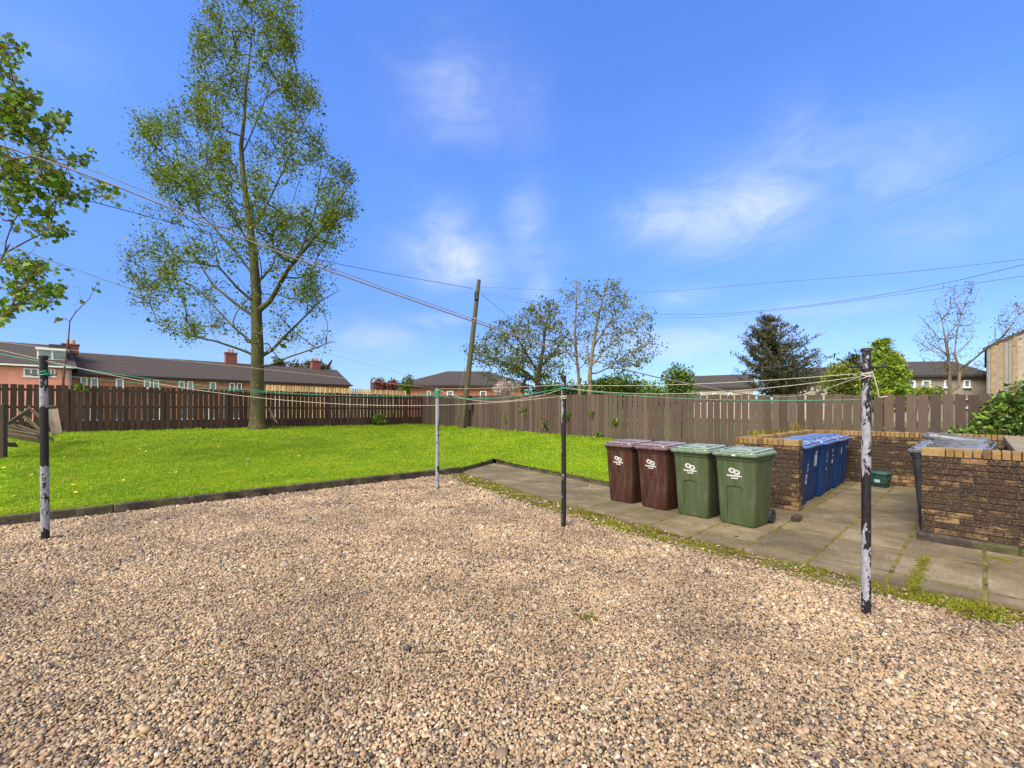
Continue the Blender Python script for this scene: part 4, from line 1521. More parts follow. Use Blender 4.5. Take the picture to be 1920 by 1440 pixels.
rope('pale line crossing behind the far pole and sagging to the middle black pole', sag(near(pB, pM, .05, 2.02), near(pM, pB, .045, 1.90), .20), .0036, 'rope_white')
rope('green line sagging between the far grey pole and the middle black pole', sag(near(pB, pM, .05, 1.90), near(pM, pB, .045, 1.92), .10), .0045, 'rope_green')
rope('upper taut white line between the middle black pole and the nearest pole', sag(near(pM, pR, .045, 1.96), near(pR, pM, .038, 1.91), .045), .0030, 'rope_white')
rope('lower white line sagging between the middle black pole and the nearest pole', sag(near(pM, pR, .045, 1.92), near(pR, pM, .038, 1.885), .11), .0030, 'rope_white')
rope('green line sagging deepest between the middle black pole and the nearest pole', sag(near(pM, pR, .045, 1.91), near(pR, pM, .038, 1.70), .06), .0028, 'rope_green')


def coil(label, p, r, z0, turns, h, m, rr, tail=None):
    pts = [(p[0] + (r + rr) * math.cos(6.283 * i / 14), p[1] + (r + rr) * math.sin(6.283 * i / 14), z0 + h * i / (14 * turns) + .012 * math.sin(i * .7)) for i in range(14 * turns)]
    if tail: pts += tail
    mb = MB(); mb.tube(pts, rr, 6)
    return tag(mb.build('rope_coil', M[m], None, True), label, 'rope', 'rope ends tied round the poles')


x, y = pR[0], pR[1]
coil('white rope coil on the nearest pole with a loose tail hanging down', pR, .033, 1.87, 4, .045, 'rope_white', .0042,
     [(x + .038, y - .02, 1.90), (x + .062, y - .03, 1.80), (x + .075, y - .03, 1.72), (x + .095, y - .03, 1.715), (x + .115, y - .03, 1.722), (x + .145, y - .03, 1.722)])
coil('white rope wound round the middle black pole', pM, .036, 1.76, 4, .05, 'rope_white', .0045)
coil('green rope wound high on the middle black pole', pM, .036, 1.90, 3, .04, 'rope_green', .005)
coil('green rope bound thickly round the top of the far grey pole', pB, .042, 1.86, 7, .15, 'rope_green', .0095)
coil('green rope wound round the flaking pole on the left', pL, .042, 2.03, 4, .07, 'rope_green', .005)

# ================================================================== TREES
def resample(pts, step):
    """points (x, y, z, r) along a polyline"""
    pts = [np.array(p, float) for p in pts]
    out = [pts[0]]
    for a, b in zip(pts[:-1], pts[1:]):
        k = max(1, int(np.linalg.norm((b - a)[:3]) / step))
        for i in range(1, k + 1):
            out.append(a + (b - a) * i / k)
    return out


def grow(stems, attract, step=.35, bf=.35, jit=.10, seed=0):
    """stems: polylines (x,y,z,r), the first is the trunk and later ones start on an earlier one; every attractor is joined
    to the nearest point of the growing skeleton, weighing the way back to the root. Returns positions, parents, radii."""
    r = np.random.default_rng(seed)
    cap = 60000
    P = np.zeros((cap, 3)); par = np.full(cap, -1, dtype=np.int64); pl = np.zeros(cap); rad = np.zeros(cap)
    n = 0
    for si, st in enumerate(stems):
        prev = -1
        pts = resample(st, step)
        if si:
            d = np.linalg.norm(P[:n] - pts[0][:3], axis=1)
            prev = int(np.argmin(d))
            pts = pts[1:]
        for q in pts:
            P[n] = q[:3]; rad[n] = q[3]; par[n] = prev
            pl[n] = 0 if prev < 0 else pl[prev] + np.linalg.norm(P[n] - P[prev])
            prev = n; n += 1
    n0 = n
    A = np.asarray(attract)
    dmin = np.array([np.min(np.linalg.norm(P[:n0] - a, axis=1)) for a in A])
    tips = []
    for a in A[np.argsort(dmin)]:
        v = P[:n] - a
        d = np.linalg.norm(v, axis=1)
        cost = d + bf * pl[:n] + .9 * np.clip(v[:, 2], 0, None)       # branches rise: joining from above is dear
        cost[:3] += 5
        i = int(np.argmin(cost))
        k = max(1, int(d[i] / step))
        prev = i
        p0 = P[i].copy()
        bend = r.normal(0, jit, 3) * d[i]
        bend[2] -= .10 * d[i]
        for j in range(1, k + 1):
            t = j / k
            P[n] = p0 + (a - p0) * t + bend * math.sin(math.pi * t) * (t < 1)
            par[n] = prev; rad[n] = 0
            pl[n] = pl[prev] + np.linalg.norm(P[n] - P[prev])
            prev = n; n += 1
        tips.append(prev)
    P, par, rad = P[:n], par[:n], rad[:n]
    w = np.zeros(n); w[tips] = 1
    ex = 2.3
    r0 = .0075
    acc = w * r0 ** ex
    order = np.argsort(-pl[:n])
    for i in order:
        if par[i] >= 0: acc[par[i]] += acc[i]
    pr = np.maximum(acc, (r0 * .7) ** ex) ** (1 / ex)
    fixed = rad > 0
    R_ = np.where(fixed, np.maximum(rad, 0), pr)
    return P, par, R_, np.array(tips)


def limbs_mesh(P, par, R_, scale=1.0, kmin=4):
    """tapered tubes along every edge"""
    idx = np.where(par >= 0)[0]
    V, Fs = [], []
    base = 0
    for big in (False, True):
        sel = idx[(R_[idx] > .05) == big]
        if not len(sel): continue
        k = 10 if big else kmin
        p0, p1 = P[par[sel]], P[sel]
        r0, r1 = R_[par[sel]] * scale, R_[sel] * scale
        r0 = np.minimum(r0, r1 * 1.5)
        d = p1 - p0
        L = np.linalg.norm(d, axis=1)[:, None]
        d = d / np.maximum(L, 1e-6)
        ref = np.where(np.abs(d[:, 2:3]) > .9, np.array([[1.0, 0, 0]]), np.array([[0, 0, 1.0]]))
        s = np.cross(d, ref); s /= np.linalg.norm(s, axis=1)[:, None]
        u = np.cross(d, s)
        a = np.arange(k) * 2 * math.pi / k
        ring = s[:, None, :] * np.cos(a)[None, :, None] + u[:, None, :] * np.sin(a)[None, :, None]
        v0 = p0[:, None, :] - d[:, None, :] * (r1 * .3)[:, None, None] + ring * r0[:, None, None]
        v1 = p1[:, None, :] + d[:, None, :] * (r1 * .3)[:, None, None] + ring * r1[:, None, None]
        v = np.stack((v0, v1), 1).reshape(-1, 3)
        e = np.arange(len(sel))[:, None] * 2 * k + base
        j = np.arange(k)[None, :]; j2 = (j + 1) % k
        f = np.stack((e + j, e + j2, e + k + j2, e + k + j), -1).reshape(-1, 4)
        V.append(v); Fs.append(f); base += len(v)
    return np.concatenate(V), np.concatenate(Fs)


LOBES = [(-.0, 0), (.22, .10), (.50, .22), (.30, .42), (.46, .68), (.20, .66), (0, 1.0), (-.20, .66), (-.46, .68), (-.30, .42), (-.50, .22), (-.22, .10)]


def leaf_mesh(C, size, r, wid=.62, droop=.5, shape='diamond', bias=(0, 0, 0), var=.3):
    """a leaf at each point of C: random way round, tips hanging"""
    n = len(C)
    t = r.normal(size=(n, 3)); t[:, 2] -= droop; t += np.array(bias)
    t /= np.linalg.norm(t, axis=1)[:, None]
    q = r.normal(size=(n, 3))
    s = np.cross(t, q); s /= np.linalg.norm(s, axis=1)[:, None]
    nr = np.cross(s, t)
    L = (size * r.lognormal(0, var, n))[:, None]
    if shape == 'diamond':
        pts = [C, C + t * L * .5 + s * L * wid * .5 + nr * L * .08, C + t * L - nr * L * .06, C + t * L * .5 - s * L * wid * .5 + nr * L * .08]
    elif shape == 'needle':
        pts = [C - s * L * wid * .5, C + s * L * wid * .5, C + t * L + s * L * wid * .12, C + t * L - s * L * wid * .12]
    else:
        pts = [C + t * L * y + s * L * x + nr * L * (.25 * x * x - .12 * y * y) for x, y in LOBES]
    k = len(pts)
    v = np.stack(pts, 1).reshape(-1, 3)
    f = np.arange(n * k).reshape(n, k)
    return v, f


def from_rows(rows, n, Y, depth, r, clump=0.0, seed=0, edge=0.0):
    """points in a crown whose outline at each height is known; depth: how round it is front to back"""
    rows = sorted(rows)
    vs = np.array([q[0] for q in rows], float); ul = np.array([q[1] for q in rows], float); ur = np.array([q[2] for q in rows], float)
    out = []
    cl = np.random.default_rng(seed + 99)
    holes = None
    while len(out) < n:
        v = r.uniform(vs[0], vs[-1])
        a, b = np.interp(v, vs, ul), np.interp(v, vs, ur)
        if r.random() > (b - a) / (ur - ul).max(): continue
        x = r.uniform(-1, 1)
        y = r.uniform(-1, 1)
        if x * x + y * y > 1: continue
        if edge and (x * x + y * y) < edge * r.random(): continue
        hw = (b - a) / 2 / F * Y
        Yp = Y + y * hw * depth
        u = (a + b) / 2 + x * (b - a) / 2
        p = at(u, v, Yp)
        out.append(p)
    P = np.array(out)
    if clump:
        # pull points towards random centres so that the crown breaks into sprays with gaps between
        cen = P[cl.choice(len(P), max(3, int(len(P) * .085)), replace=False)]
        for i in range(len(P)):
            d = np.linalg.norm(cen - P[i], axis=1)
            P[i] += (cen[np.argmin(d)] - P[i]) * clump * r.random() ** .6
    return P


def tree(name, label, stems, attract, leaf_m, bark_m, nleaf, sigma, size, seed, group=None, leaf_kw=None, grow_kw=None, up=0.0, cat='tree', crown='crown', along=None, thin=1.0):
    r = np.random.default_rng(seed)
    P, par, R_, tips = grow(stems, attract, seed=seed, **(grow_kw or {}))
    o0 = np.array(stems[0][0][:3])
    root = thing(name, label, cat, tuple(o0), 0, group)
    v, f = limbs_mesh(P, par, R_, thin)
    obj('trunk', v - o0, f, M[bark_m], root, smooth=True)
    # leaves gather along the last stretch of each twig and spill past its tip
    T = P[tips]; Q = P[par[tips]]
    k = len(tips)
    cnt = np.maximum(1, r.poisson(nleaf, k))
    rep = np.repeat(np.arange(k), cnt)
    t = r.uniform(-.1, 1.25, len(rep))[:, None]
    if along is not None: t = r.uniform(along[0], along[1], len(rep))[:, None]
    C = Q[rep] + (T[rep] - Q[rep]) * t + r.normal(0, 1, (len(rep), 3)) * np.array(sigma)
    C[:, 2] += up * r.random(len(C))
    v, f = leaf_mesh(C - o0, size, r, **(leaf_kw or {}))
    obj(crown, v, f, M[leaf_m], root)
    return root


# ---- the big birch by the fence
YB = 19.6
bz = lawn_z(-11.7, YB) - .05
def B(u, v, r, dy=0.0):
    Yp = YB + dy
    p = at(u, v, Yp)
    return (p[0], Yp, p[2], r * .74)
xb = (484 - UC) / F * YB
flare = [(xb - .02, YB, bz, .47), (xb - .02, YB, bz + .22, .38), (xb - .02, YB, bz + .7, .33)]
trunk = flare + [B(482, 735, .375), B(483, 655, .35), B(481, 600, .31), B(480, 541, .285), B(476, 490, .25), B(471, 444, .225), B(466, 400, .195), B(460, 364, .17), B(455, 318, .145), B(452, 273, .125), B(458, 220, .10),
         B(460, 171, .085), B(468, 110, .06), B(472, 57, .045), B(472, 0, .03), B(474, -50, .015)]
stems = [trunk,
         [B(483, 668, .09), B(450, 655, .07, -.3), B(405, 640, .055, -.8), B(350, 628, .04, -1.2), B(310, 612, .025, -1.4)],
         [B(482, 650, .08), B(440, 615, .065, .5), B(402, 575, .05, .9), B(370, 540, .035, 1.4), B(330, 520, .022, 1.8)],
         [B(480, 596, .11), B(440, 568, .09, .4), B(400, 535, .07, .9), B(365, 480, .055, 1.2), B(345, 430, .04, 1.5), B(300, 350, .025, 1.9), B(270, 310, .014, 2.1)],
         [B(480, 570, .09), B(445, 540, .07, -.6), B(410, 500, .06, -1.2), B(350, 490, .04, -1.8), B(285, 490, .02, -2.3)],
         [B(478, 520, .08), B(440, 470, .065, .5), B(395, 420, .05, 1.0), B(350, 380, .035, 1.3), B(315, 330, .02, 1.6)],
         [B(474, 470, .075), B(440, 410, .06, -.8), B(415, 350, .045, -1.5), B(380, 280, .03, -2.0), B(360, 220, .015, -2.2)],
         [B(497, 580, .15), B(515, 550, .13, -.3), B(540, 505, .11, -.6), B(570, 470, .09, -.9), B(600, 432, .07, -1.2), B(625, 395, .05, -1.4), B(650, 355, .03, -1.6), B(668, 315, .014, -1.7)],
         [B(560, 480, .07), B(590, 400, .05, .6), B(600, 350, .035, 1.2), B(625, 300, .02, 1.6)],
         [B(499, 668, .10), B(530, 635, .085, .5), B(565, 600, .06, 1.0), B(600, 565, .04, 1.4), B(635, 545, .02, 1.8)],
         [B(495, 690, .07), B(540, 670, .05, -.5), B(585, 655, .04, -1.0), B(625, 640, .02, -1.4)],
         [B(484, 530, .08), B(510, 500, .065, 1.0), B(530, 440, .05, 2.0), B(548, 380, .03, 2.6), B(570, 310, .015, 3.0)],
         [B(476, 430, .08), B(505, 375, .06, -.6), B(535, 310, .045, -1.1), B(560, 250, .03, -1.5), B(585, 200, .015, -1.7)],
         [B(462, 375, .07), B(430, 300, .05, .8), B(405, 220, .035, 1.3), B(390, 140, .02, 1.6), B(378, 60, .012, 1.8)],
         [B(454, 290, .06), B(485, 220, .045, .6), B(510, 150, .03, 1.1), B(530, 80, .016, 1.3)],
         [B(460, 210, .05), B(430, 140, .035, -.6), B(410, 70, .02, -.9)]]
rows = [(-70, 440, 520), (-30, 400, 560), (0, 375, 590), (60, 362, 575), (114, 348, 590), (175, 318, 606), (195, 262, 612), (235, 238, 622), (290, 218, 640), (320, 230, 675), (345, 240, 692), (390, 255, 686), (430, 262, 672),
        (470, 222, 662), (520, 216, 655), (560, 235, 648), (600, 268, 656), (632, 300, 636), (655, 335, 600)]
r = np.random.default_rng(3)
att = from_rows(rows, 2100, YB, .95, r, clump=.64, seed=4, edge=.35)
# leave the lower middle open, where the bare limbs show
uu = UC + att[:, 0] / att[:, 1] * F; vv = VH - (att[:, 2] - H) / att[:, 1] * F
keep = ~((vv > 470) & (np.abs(uu - 480) < 60 + (vv - 470) * .35) & (r.random(len(att)) < .75))
keep &= ~((vv > 560) & (r.random(len(att)) < .35))
keep &= ~((np.abs(uu - 560) < 45) & (np.abs(vv - 350) < 40) & (r.random(len(att)) < .7))
keep &= ~((np.abs(uu - 330) < 60) & (np.abs(vv - 425) < 28) & (r.random(len(att)) < .75))
q = att * 1.0
hole = np.sin(q[:, 0] * 1.9 + q[:, 2] * .8 + 1) + np.sin(q[:, 1] * 1.7 - q[:, 2] * 1.3) + np.sin(q[:, 2] * 2.1 + q[:, 0] * .9 + 2) + .6 * np.sin(q[:, 0] * 4.1 - q[:, 2] * 3.3)
keep &= (hole > -.75) | (r.random(len(att)) < .12)
big = tree('birch_tree', 'tall birch in front of the dark fence, its top cut off by the sky edge of the photo', stems, att[keep], 'leaf_birch', 'birch_trunk', 46, (.18, .18, .22), .092, 11, leaf_kw={'droop': .25, 'bias': (.35, 0, .1)}, up=.05)
big['label'] = 'tall leafy birch with a thick mossy trunk standing against the dark brown fence'
# exposed root at its foot
mb = MB(); mb.tube([at(505, 765, YB - .2), at(512, 780, YB - .3), at(520, 794, YB - .5)], [.05, .06, .03], 6)
mb.build('root', M['bark_dark'], big)
for o_ in big.children:
    if o_.name.startswith('root'): o_.location = tuple(-np.array(big.location))

# ---- sycamore boughs at the left edge
YS = 9.3
def S_(u, v, r, dy=0.0):
    p = at(u, v, YS + dy); return (p[0], YS + dy, p[2], r)
sz = lawn_z(-13.2, 9.4)
st = [[(-13.1, 9.4, sz - .1, .17), (-13.05, 9.4, 2.2, .14), S_(-140, 560, .12), S_(-120, 400, .10), S_(-105, 250, .08), S_(-95, 100, .06), S_(-90, -40, .03)],
      [S_(-120, 640, .06), S_(-60, 622, .045, -.2), S_(0, 598, .03, -.4), S_(40, 570, .02, -.5), S_(75, 548, .012, -.6)],
      [S_(-130, 560, .05), S_(-60, 530, .04, .3), S_(0, 490, .03, .5), S_(18, 458, .02, .6)],
      [S_(0, 480, .03, .5), S_(45, 455, .026, .5), S_(90, 432, .02, .4), S_(102, 395, .016, .3), S_(112, 350, .012, .2)],
      [S_(5, 470, .022, .5), S_(25, 415, .018, .5), S_(55, 375, .012, .4)],
      [S_(-115, 380, .05), S_(-40, 330, .035, -.3), S_(20, 300, .025, -.5), S_(80, 290, .016, -.6), S_(140, 320, .01, -.7)],
      [S_(-100, 260, .045), S_(-30, 215, .03, .2), S_(30, 195, .02, .3), S_(60, 180, .012, .3)],
      [S_(-95, 130, .04), S_(-30, 110, .025, -.2), S_(10, 85, .012, -.3)]]
r = np.random.default_rng(21)
clumps = [((15, 95), (22, 26), 14), ((5, 130), (16, 20), 8), ((30, 190), (34, 24), 34), ((60, 178), (14, 14), 6), ((40, 215), (40, 14), 22), ((100, 224), (24, 10), 10), ((20, 245), (30, 18), 20), ((65, 262), (24, 22), 18), ((20, 310), (34, 30), 38),
          ((75, 320), (30, 26), 26), ((110, 345), (24, 22), 22), ((148, 298), (20, 16), 8), ((140, 365), (20, 14), 10), ((172, 288), (6, 4), 2), ((30, 345), (26, 16), 18), ((15, 375), (18, 14), 8), ((45, 418), (20, 12), 6), ((95, 425), (18, 10), 6), ((110, 440), (14, 6), 3), ((75, 395), (20, 14), 6),
          ((25, 490), (26, 14), 14), ((65, 505), (32, 16), 22), ((40, 545), (40, 20), 24), ((100, 545), (24, 16), 16), ((85, 565), (20, 10), 8), ((8, 580), (14, 12), 8), ((210, 365), (14, 8), 4), ((185, 345), (12, 10), 4)]
a_ = []
for (cu, cv), (su, sv), nn in clumps:
    for _ in range(nn):
        p = at(cu + r.normal(0, su * .55), cv + r.normal(0, sv * .55), YS + r.normal(0, .35))
        a_.append(p)
for _ in range(170):          # the rest of the crown, out of the picture to the left
    a_.append(np.array((r.normal(-13.3, 1.0), r.normal(9.4, 1.1), r.uniform(3.2, 11.5))))
tree('sycamore_tree', 'bright green broad-leaved tree whose boughs reach in at the left edge', st, np.array(a_), 'leaf_syc', 'bark_red', 10, (.085, .085, .07), .090, 22, leaf_kw={'droop': .5, 'shape': 'maple', 'bias': (.6, 0, 0)}, grow_kw={'step': .22, 'bf': .2}, thin=.8)

# ---- bare sapling behind the dark fence
YQ = 17.6
def sp(u, v, r): p = at(u, v, YQ); return (p[0], p[1], p[2], r * .62)
r = np.random.default_rng(5)
p0 = at(117, 760, YQ)
stq = [[(p0[0], YQ, .7, .10), sp(118, 720, .085), sp(122, 680, .075), sp(128, 640, .055), sp(131, 602, .045), sp(140, 588, .036), sp(157, 570, .03), sp(168, 560, .024), sp(174, 545, .018), sp(186, 527, .01)],
       [sp(131, 600, .02), sp(120, 597, .015), sp(104, 595, .008)], [sp(157, 572, .016), sp(150, 555, .012), sp(147, 535, .006)]]
a_ = [at(u, v, YQ) + r.normal(0, .05, 3) for u, v in ((150, 562), (155, 566), (160, 567), (138, 575), (104, 595), (147, 535), (186, 527), (178, 538))]
tree('bare_sapling', 'thin crooked red brown sapling, almost bare, rising behind the dark fence', stq, np.array(a_), 'leaf_syc', 'bark_red', 2, (.1, .1, .08), .13, 6, leaf_kw={'shape': 'maple'})

# ---- birches behind the sunlit fence
def mk(Y):
    def f(u, v, r, dy=0.0):
        p = at(u, v, Y + dy); return (p[0], Y + dy, p[2], r)
    return f
Y1 = 25.0
b = mk(Y1)
st = [[(*at(1088, 760, Y1)[:2], .5, .17), b(1087, 735, .15), b(1085, 705, .13), b(1080, 660, .11), b(1078, 620, .095), b(1080, 580, .07), b(1082, 545, .04), b(1080, 520, .015)],
      [b(1080, 640, .04), b(1095, 600, .03, .6), b(1100, 560, .015, .9)], [b(1081, 655, .035), b(1064, 620, .025, -.6), b(1056, 580, .012, -.9)]]
r = np.random.default_rng(31)
rows = [(516, 1060, 1112), (540, 1048, 1122), (580, 1040, 1130), (620, 1038, 1132), (660, 1042, 1130), (690, 1055, 1120)]
tree('birch_tree', 'slim straight birch behind the sunlit fence, sparse leaves', st, from_rows(rows, 210, Y1, .9, r, .35, 3), 'leaf_far', 'bark_pale', 8, (.16, .16, .18), .11, 32, group='trees beyond the fences', thin=.68, leaf_kw={'bias': (.3, 0, 0)})
Y1 = 23.5
b = mk(Y1)
st = [[(*at(1106, 760, Y1)[:2], .5, .19), b(1106, 735, .17), b(1106, 700, .15), b(1110, 667, .13), b(1116, 625, .10), b(1124, 585, .07), b(1132, 555, .045), b(1140, 528, .015)],
      [b(1108, 690, .07), b(1130, 660, .05, -.4), b(1160, 632, .04, -.8), b(1195, 610, .02, -1)], [b(1107, 705, .06), b(1140, 690, .045, .5), b(1175, 665, .03, .9), b(1220, 640, .015, 1.2)],
      [b(1113, 650, .06), b(1145, 600, .045, .5), b(1170, 560, .025, 1), b(1180, 535, .012, 1.2)]]
rows = [(522, 1118, 1168), (540, 1108, 1184), (570, 1102, 1204), (600, 1110, 1228), (640, 1112, 1240), (670, 1125, 1238), (695, 1140, 1205)]
r = np.random.default_rng(33)
tree('birch_tree', 'wide spreading birch right of the slim one behind the sunlit fence', st, from_rows(rows, 400, Y1, .9, r, .40, 5), 'leaf_far', 'bark_pale', 9, (.16, .16, .18), .11, 34, group='trees beyond the fences', thin=.72, leaf_kw={'bias': (.3, 0, 0)})
Y1 = 26.5
b = mk(Y1)
st = [[(*at(1010, 765, Y1)[:2], .5, .22), b(1010, 735, .20), b(1008, 715, .18), b(1012, 690, .15), b(1018, 655, .11), b(1022, 620, .07), b(1030, 585, .03)],
      [b(1008, 722, .11), b(990, 700, .09, .4), b(962, 685, .07, .8), b(925, 672, .04, 1.2), b(890, 660, .02, 1.5)], [b(1010, 700, .08), b(985, 660, .06, -.8), b(965, 625, .04, -1.2), b(950, 600, .02, -1.4)],
      [b(1012, 690, .08), b(1040, 660, .06, .6), b(1060, 630, .03, 1)], [b(985, 705, .09), b(978, 735, .10)]]
rows = [(562, 1010, 1055), (585, 975, 1058), (615, 900, 1066), (635, 872, 1072), (660, 856, 1076), (690, 880, 1072), (715, 915, 1052)]
r = np.random.default_rng(35)
tree('alder_tree', 'dark round tree behind the fence just right of the telegraph pole', st, from_rows(rows, 660, Y1, .8, r, .42, 7), 'leaf_far', 'bark_dark', 12, (.17, .17, .17), .125, 36, group='trees beyond the fences')

# ---- conifers
Y1 = 22.0
b = mk(Y1)
r = np.random.default_rng(41)
st = [[(*at(1462, 765, Y1)[:2], .4, .20), b(1462, 735, .18), b(1460, 700, .14), b(1452, 660, .10), b(1442, 622, .06), b(1433, 592, .02)],
      [b(1455, 690, .05), b(1490, 660, .04, -.5), b(1530, 628, .022, -.7), b(1543, 610, .01, -.8)], [b(1460, 720, .06), b(1510, 695, .045, .5), b(1545, 668, .02, .8)]]
st = [[(*q[:3], q[3] * .6) for q in s_] for s_ in st]
st = st[:1]
a_ = []
ax_v = np.array([592, 622, 660, 700, 735]); ax_u = np.array([1433, 1442, 1452, 1460, 1462])
for v in np.concatenate((np.arange(598, 750, 7.0), np.arange(640, 752, 9.0))):
    u0 = np.interp(v, ax_v, ax_u)
    reach = np.interp(v, [590, 610, 640, 680, 720, 750], [6, 26, 52, 78, 90, 92])
    for k in range(6):
        ang = r.uniform(0, 6.283)
        Lp = reach * r.uniform(.62, 1.12)
        du, dy = math.cos(ang) * Lp * (1.12 if math.cos(ang) > 0 else .9), math.sin(ang) * Lp / F * Y1
        rise = Lp * r.uniform(.20, .62)
        m_ = max(3, int(Lp / 9))
        for j in range(1, m_ + 1):
            t = j / m_
            a_.append(at(u0 + du * t + r.normal(0, .8), v - rise * t ** 1.3 + r.normal(0, .8), Y1 + dy * t))
tree('spruce_tree', 'ragged dark windswept spruce behind the sunlit fence', st, np.array(a_), 'needle_dark', 'bark_dark', 13, (.055, .055, .045), .15, 42, group='conifers beyond the fences',
     leaf_kw={'shape': 'needle', 'wid': .26, 'droop': -.30, 'bias': (.15, 0, 0)}, grow_kw={'bf': .02, 'jit': .01, 'step': .3}, along=(-.2, 1.5), thin=.8)
Y1 = 19.5
b = mk(Y1)
st = [[(*at(1522, 765, Y1)[:2], .4, .10), b(1528, 745, .09), b(1555, 715, .075), b(1580, 690, .055), b(1602, 672, .02)]]
a_ = np.array([at(1560 + 45 * t + r.normal(0, 5), 712 - 42 * t + r.normal(0, 5), Y1) for t in r.random(60)])
tree('leaning_conifer', 'thin dark conifer stem leaning right beside the ragged spruce', st, a_, 'needle_dark', 'bark_dark', 14, (.12, .12, .08), .17, 43, group='conifers beyond the fences', leaf_kw={'shape': 'needle', 'wid': .3, 'droop': -.3})
Y1 = 14.2
b = mk(Y1)
st = [[(*at(1664, 775, Y1)[:2], .3, .10), b(1664, 735, .09), b(1662, 700, .07), b(1658, 665, .04), b(1653, 640, .012)]]
rows = [(640, 1650, 1657), (655, 1644, 1668), (670, 1640, 1682), (690, 1630, 1692), (715, 1622, 1703), (745, 1615, 1712), (770, 1615, 1712)]
r = np.random.default_rng(45)
tree('cypress_tree', 'small bright yellow green conifer behind the fence and the nearest pole', st, from_rows(rows, 620, Y1, .9, r, .3, 11, edge=.5), 'needle_bright', 'bark_dark', 42, (.09, .09, .05), .095, 46, group='conifers beyond the fences',
     leaf_kw={'shape': 'needle', 'wid': .42, 'droop': .15, 'bias': (0, 0, 0)}, grow_kw={'bf': .1, 'jit': .03, 'step': .2})
for i, (u0, v0, w, lab) in enumerate(((522, 676, 15, 'dark far fir nearest the big birch, above the long roof'), (556, 680, 13, 'dark far fir left of the tallest, above the long roof'), (588, 677, 20, 'largest dark far fir above the long roof'), (606, 684, 12, 'small dark far fir at the right end of the clump'))):
    Y1 = 78
    b = mk(Y1)
    st = [[(*at(u0, 768, Y1)[:2], .5, .3), b(u0, 720, .25), b(u0, 700, .2), b(u0, v0, .05)]]
    rows = [(v0, u0 - 2, u0 + 2), (v0 + 12, u0 - w * .6, u0 + w * .6), (v0 + 24, u0 - w, u0 + w), (v0 + 45, u0 - w, u0 + w)]
    r = np.random.default_rng(60 + i)
    tree('fir_tree', lab, st, from_rows(rows, 110, Y1, .9, r, .3, i), 'needle_dark', 'bark_dark', 16, (.5, .5, .3), .75, 61 + i, group='far firs behind the long brick terrace', leaf_kw={'shape': 'needle', 'wid': .4, 'droop': -.1}, grow_kw={'step': 1.2})

# ---- budding tree at the right
Y1 = 14.0
b = mk(Y1)
st = [[(*at(1782, 775, Y1)[:2], .3, .13), b(1781, 735, .115), b(1780, 700, .10), b(1778, 668, .085), b(1772, 635, .06), b(1766, 600, .035), b(1755, 570, .012)],
      [b(1781, 745, .11), b(1797, 725, .10, .2), b(1800, 695, .09, .3), b(1790, 665, .07, .3), b(1793, 630, .05, .3), b(1802, 590, .035, .3), b(1818, 548, .02, .2), b(1822, 520, .008, .2)],
      [b(1799, 697, .075, .3), b(1820, 678, .065, -.2), b(1848, 655, .05, -.6), b(1880, 630, .035, -1), b(1900, 605, .02, -1.2), b(1918, 585, .01, -1.3)],
      [b(1778, 665, .03), b(1745, 645, .022, .4), b(1715, 630, .01, .7)], [b(1775, 650, .03), b(1740, 610, .02, -.4), b(1722, 590, .01, -.7)]]
rows = [(522, 1800, 1832), (550, 1760, 1840), (580, 1735, 1845), (610, 1715, 1840), (640, 1708, 1830), (670, 1712, 1850), (700, 1730, 1860)]
r = np.random.default_rng(51)
a1 = from_rows(rows, 300, Y1, .9, r, .2, 13)
rows = [(560, 1885, 1925), (590, 1868, 1935), (620, 1860, 1930), (645, 1850, 1900)]
a2 = from_rows(rows, 90, Y1 - 1, 1.2, r, .2, 15)
tree('budding_tree', 'nearly bare pale-stemmed tree with small buds, in front of the grey roughcast houses', st, np.concatenate((a1, a2)), 'leaf_bud', 'bark_pale', 4, (.08, .08, .08), .044, 52, group='trees beyond the fences', thin=.46)


def bush(name, label, center, rad, n, size, m, seed, shape='diamond', cat='bush', group=None, stems=7, wid=.62, shell=.35, kw=None, sr=1.0):
    r = np.random.default_rng(seed)
    c = np.array(center, float); rad = np.array(rad, float)
    zg = .1 if c[1] < 10 else .4
    root = thing(name, label, cat, (c[0], c[1], zg), 0, group)
    o0 = np.array((c[0], c[1], zg))
    # bumpy body: several overlapping lobes
    lob = [(c + r.normal(0, .45, 3) * rad * .8, rad * r.uniform(.4, .7)) for _ in range(9)] + [(c, rad * .8)]
    vol = np.array([np.prod(q[1]) for q in lob]); vol /= vol.sum()
    pick = r.choice(len(lob), n, p=vol)
    d = r.normal(size=(n, 3)); d /= np.linalg.norm(d, axis=1)[:, None]
    q = (shell + (1 - shell) * r.random(n) ** .5)[:, None]
    C = np.array([lob[i][0] for i in pick]) + d * q * np.array([lob[i][1] for i in pick])
    C = C[C[:, 2] > zg + .05]
    v, f = leaf_mesh(C - o0, size, r, shape=shape, wid=wid, droop=.1, **(kw or {}))
    mb = MB()
    for i in range(stems):
        t = c + r.normal(0, .35, 3) * rad
        b0 = np.array((c[0] + r.normal(0, .1) * rad[0], c[1] + r.normal(0, .1) * rad[1], zg - .05))
        mb.tube([b0 - o0, (b0 + t) / 2 - o0 + r.normal(0, .05, 3) * rad, t - o0], [.03 * sr, .02 * sr, .008 * sr], 5)
    mb.build('stems', M['bark_dark'], root)
    obj('foliage', v, f, M[m], root)
    return root


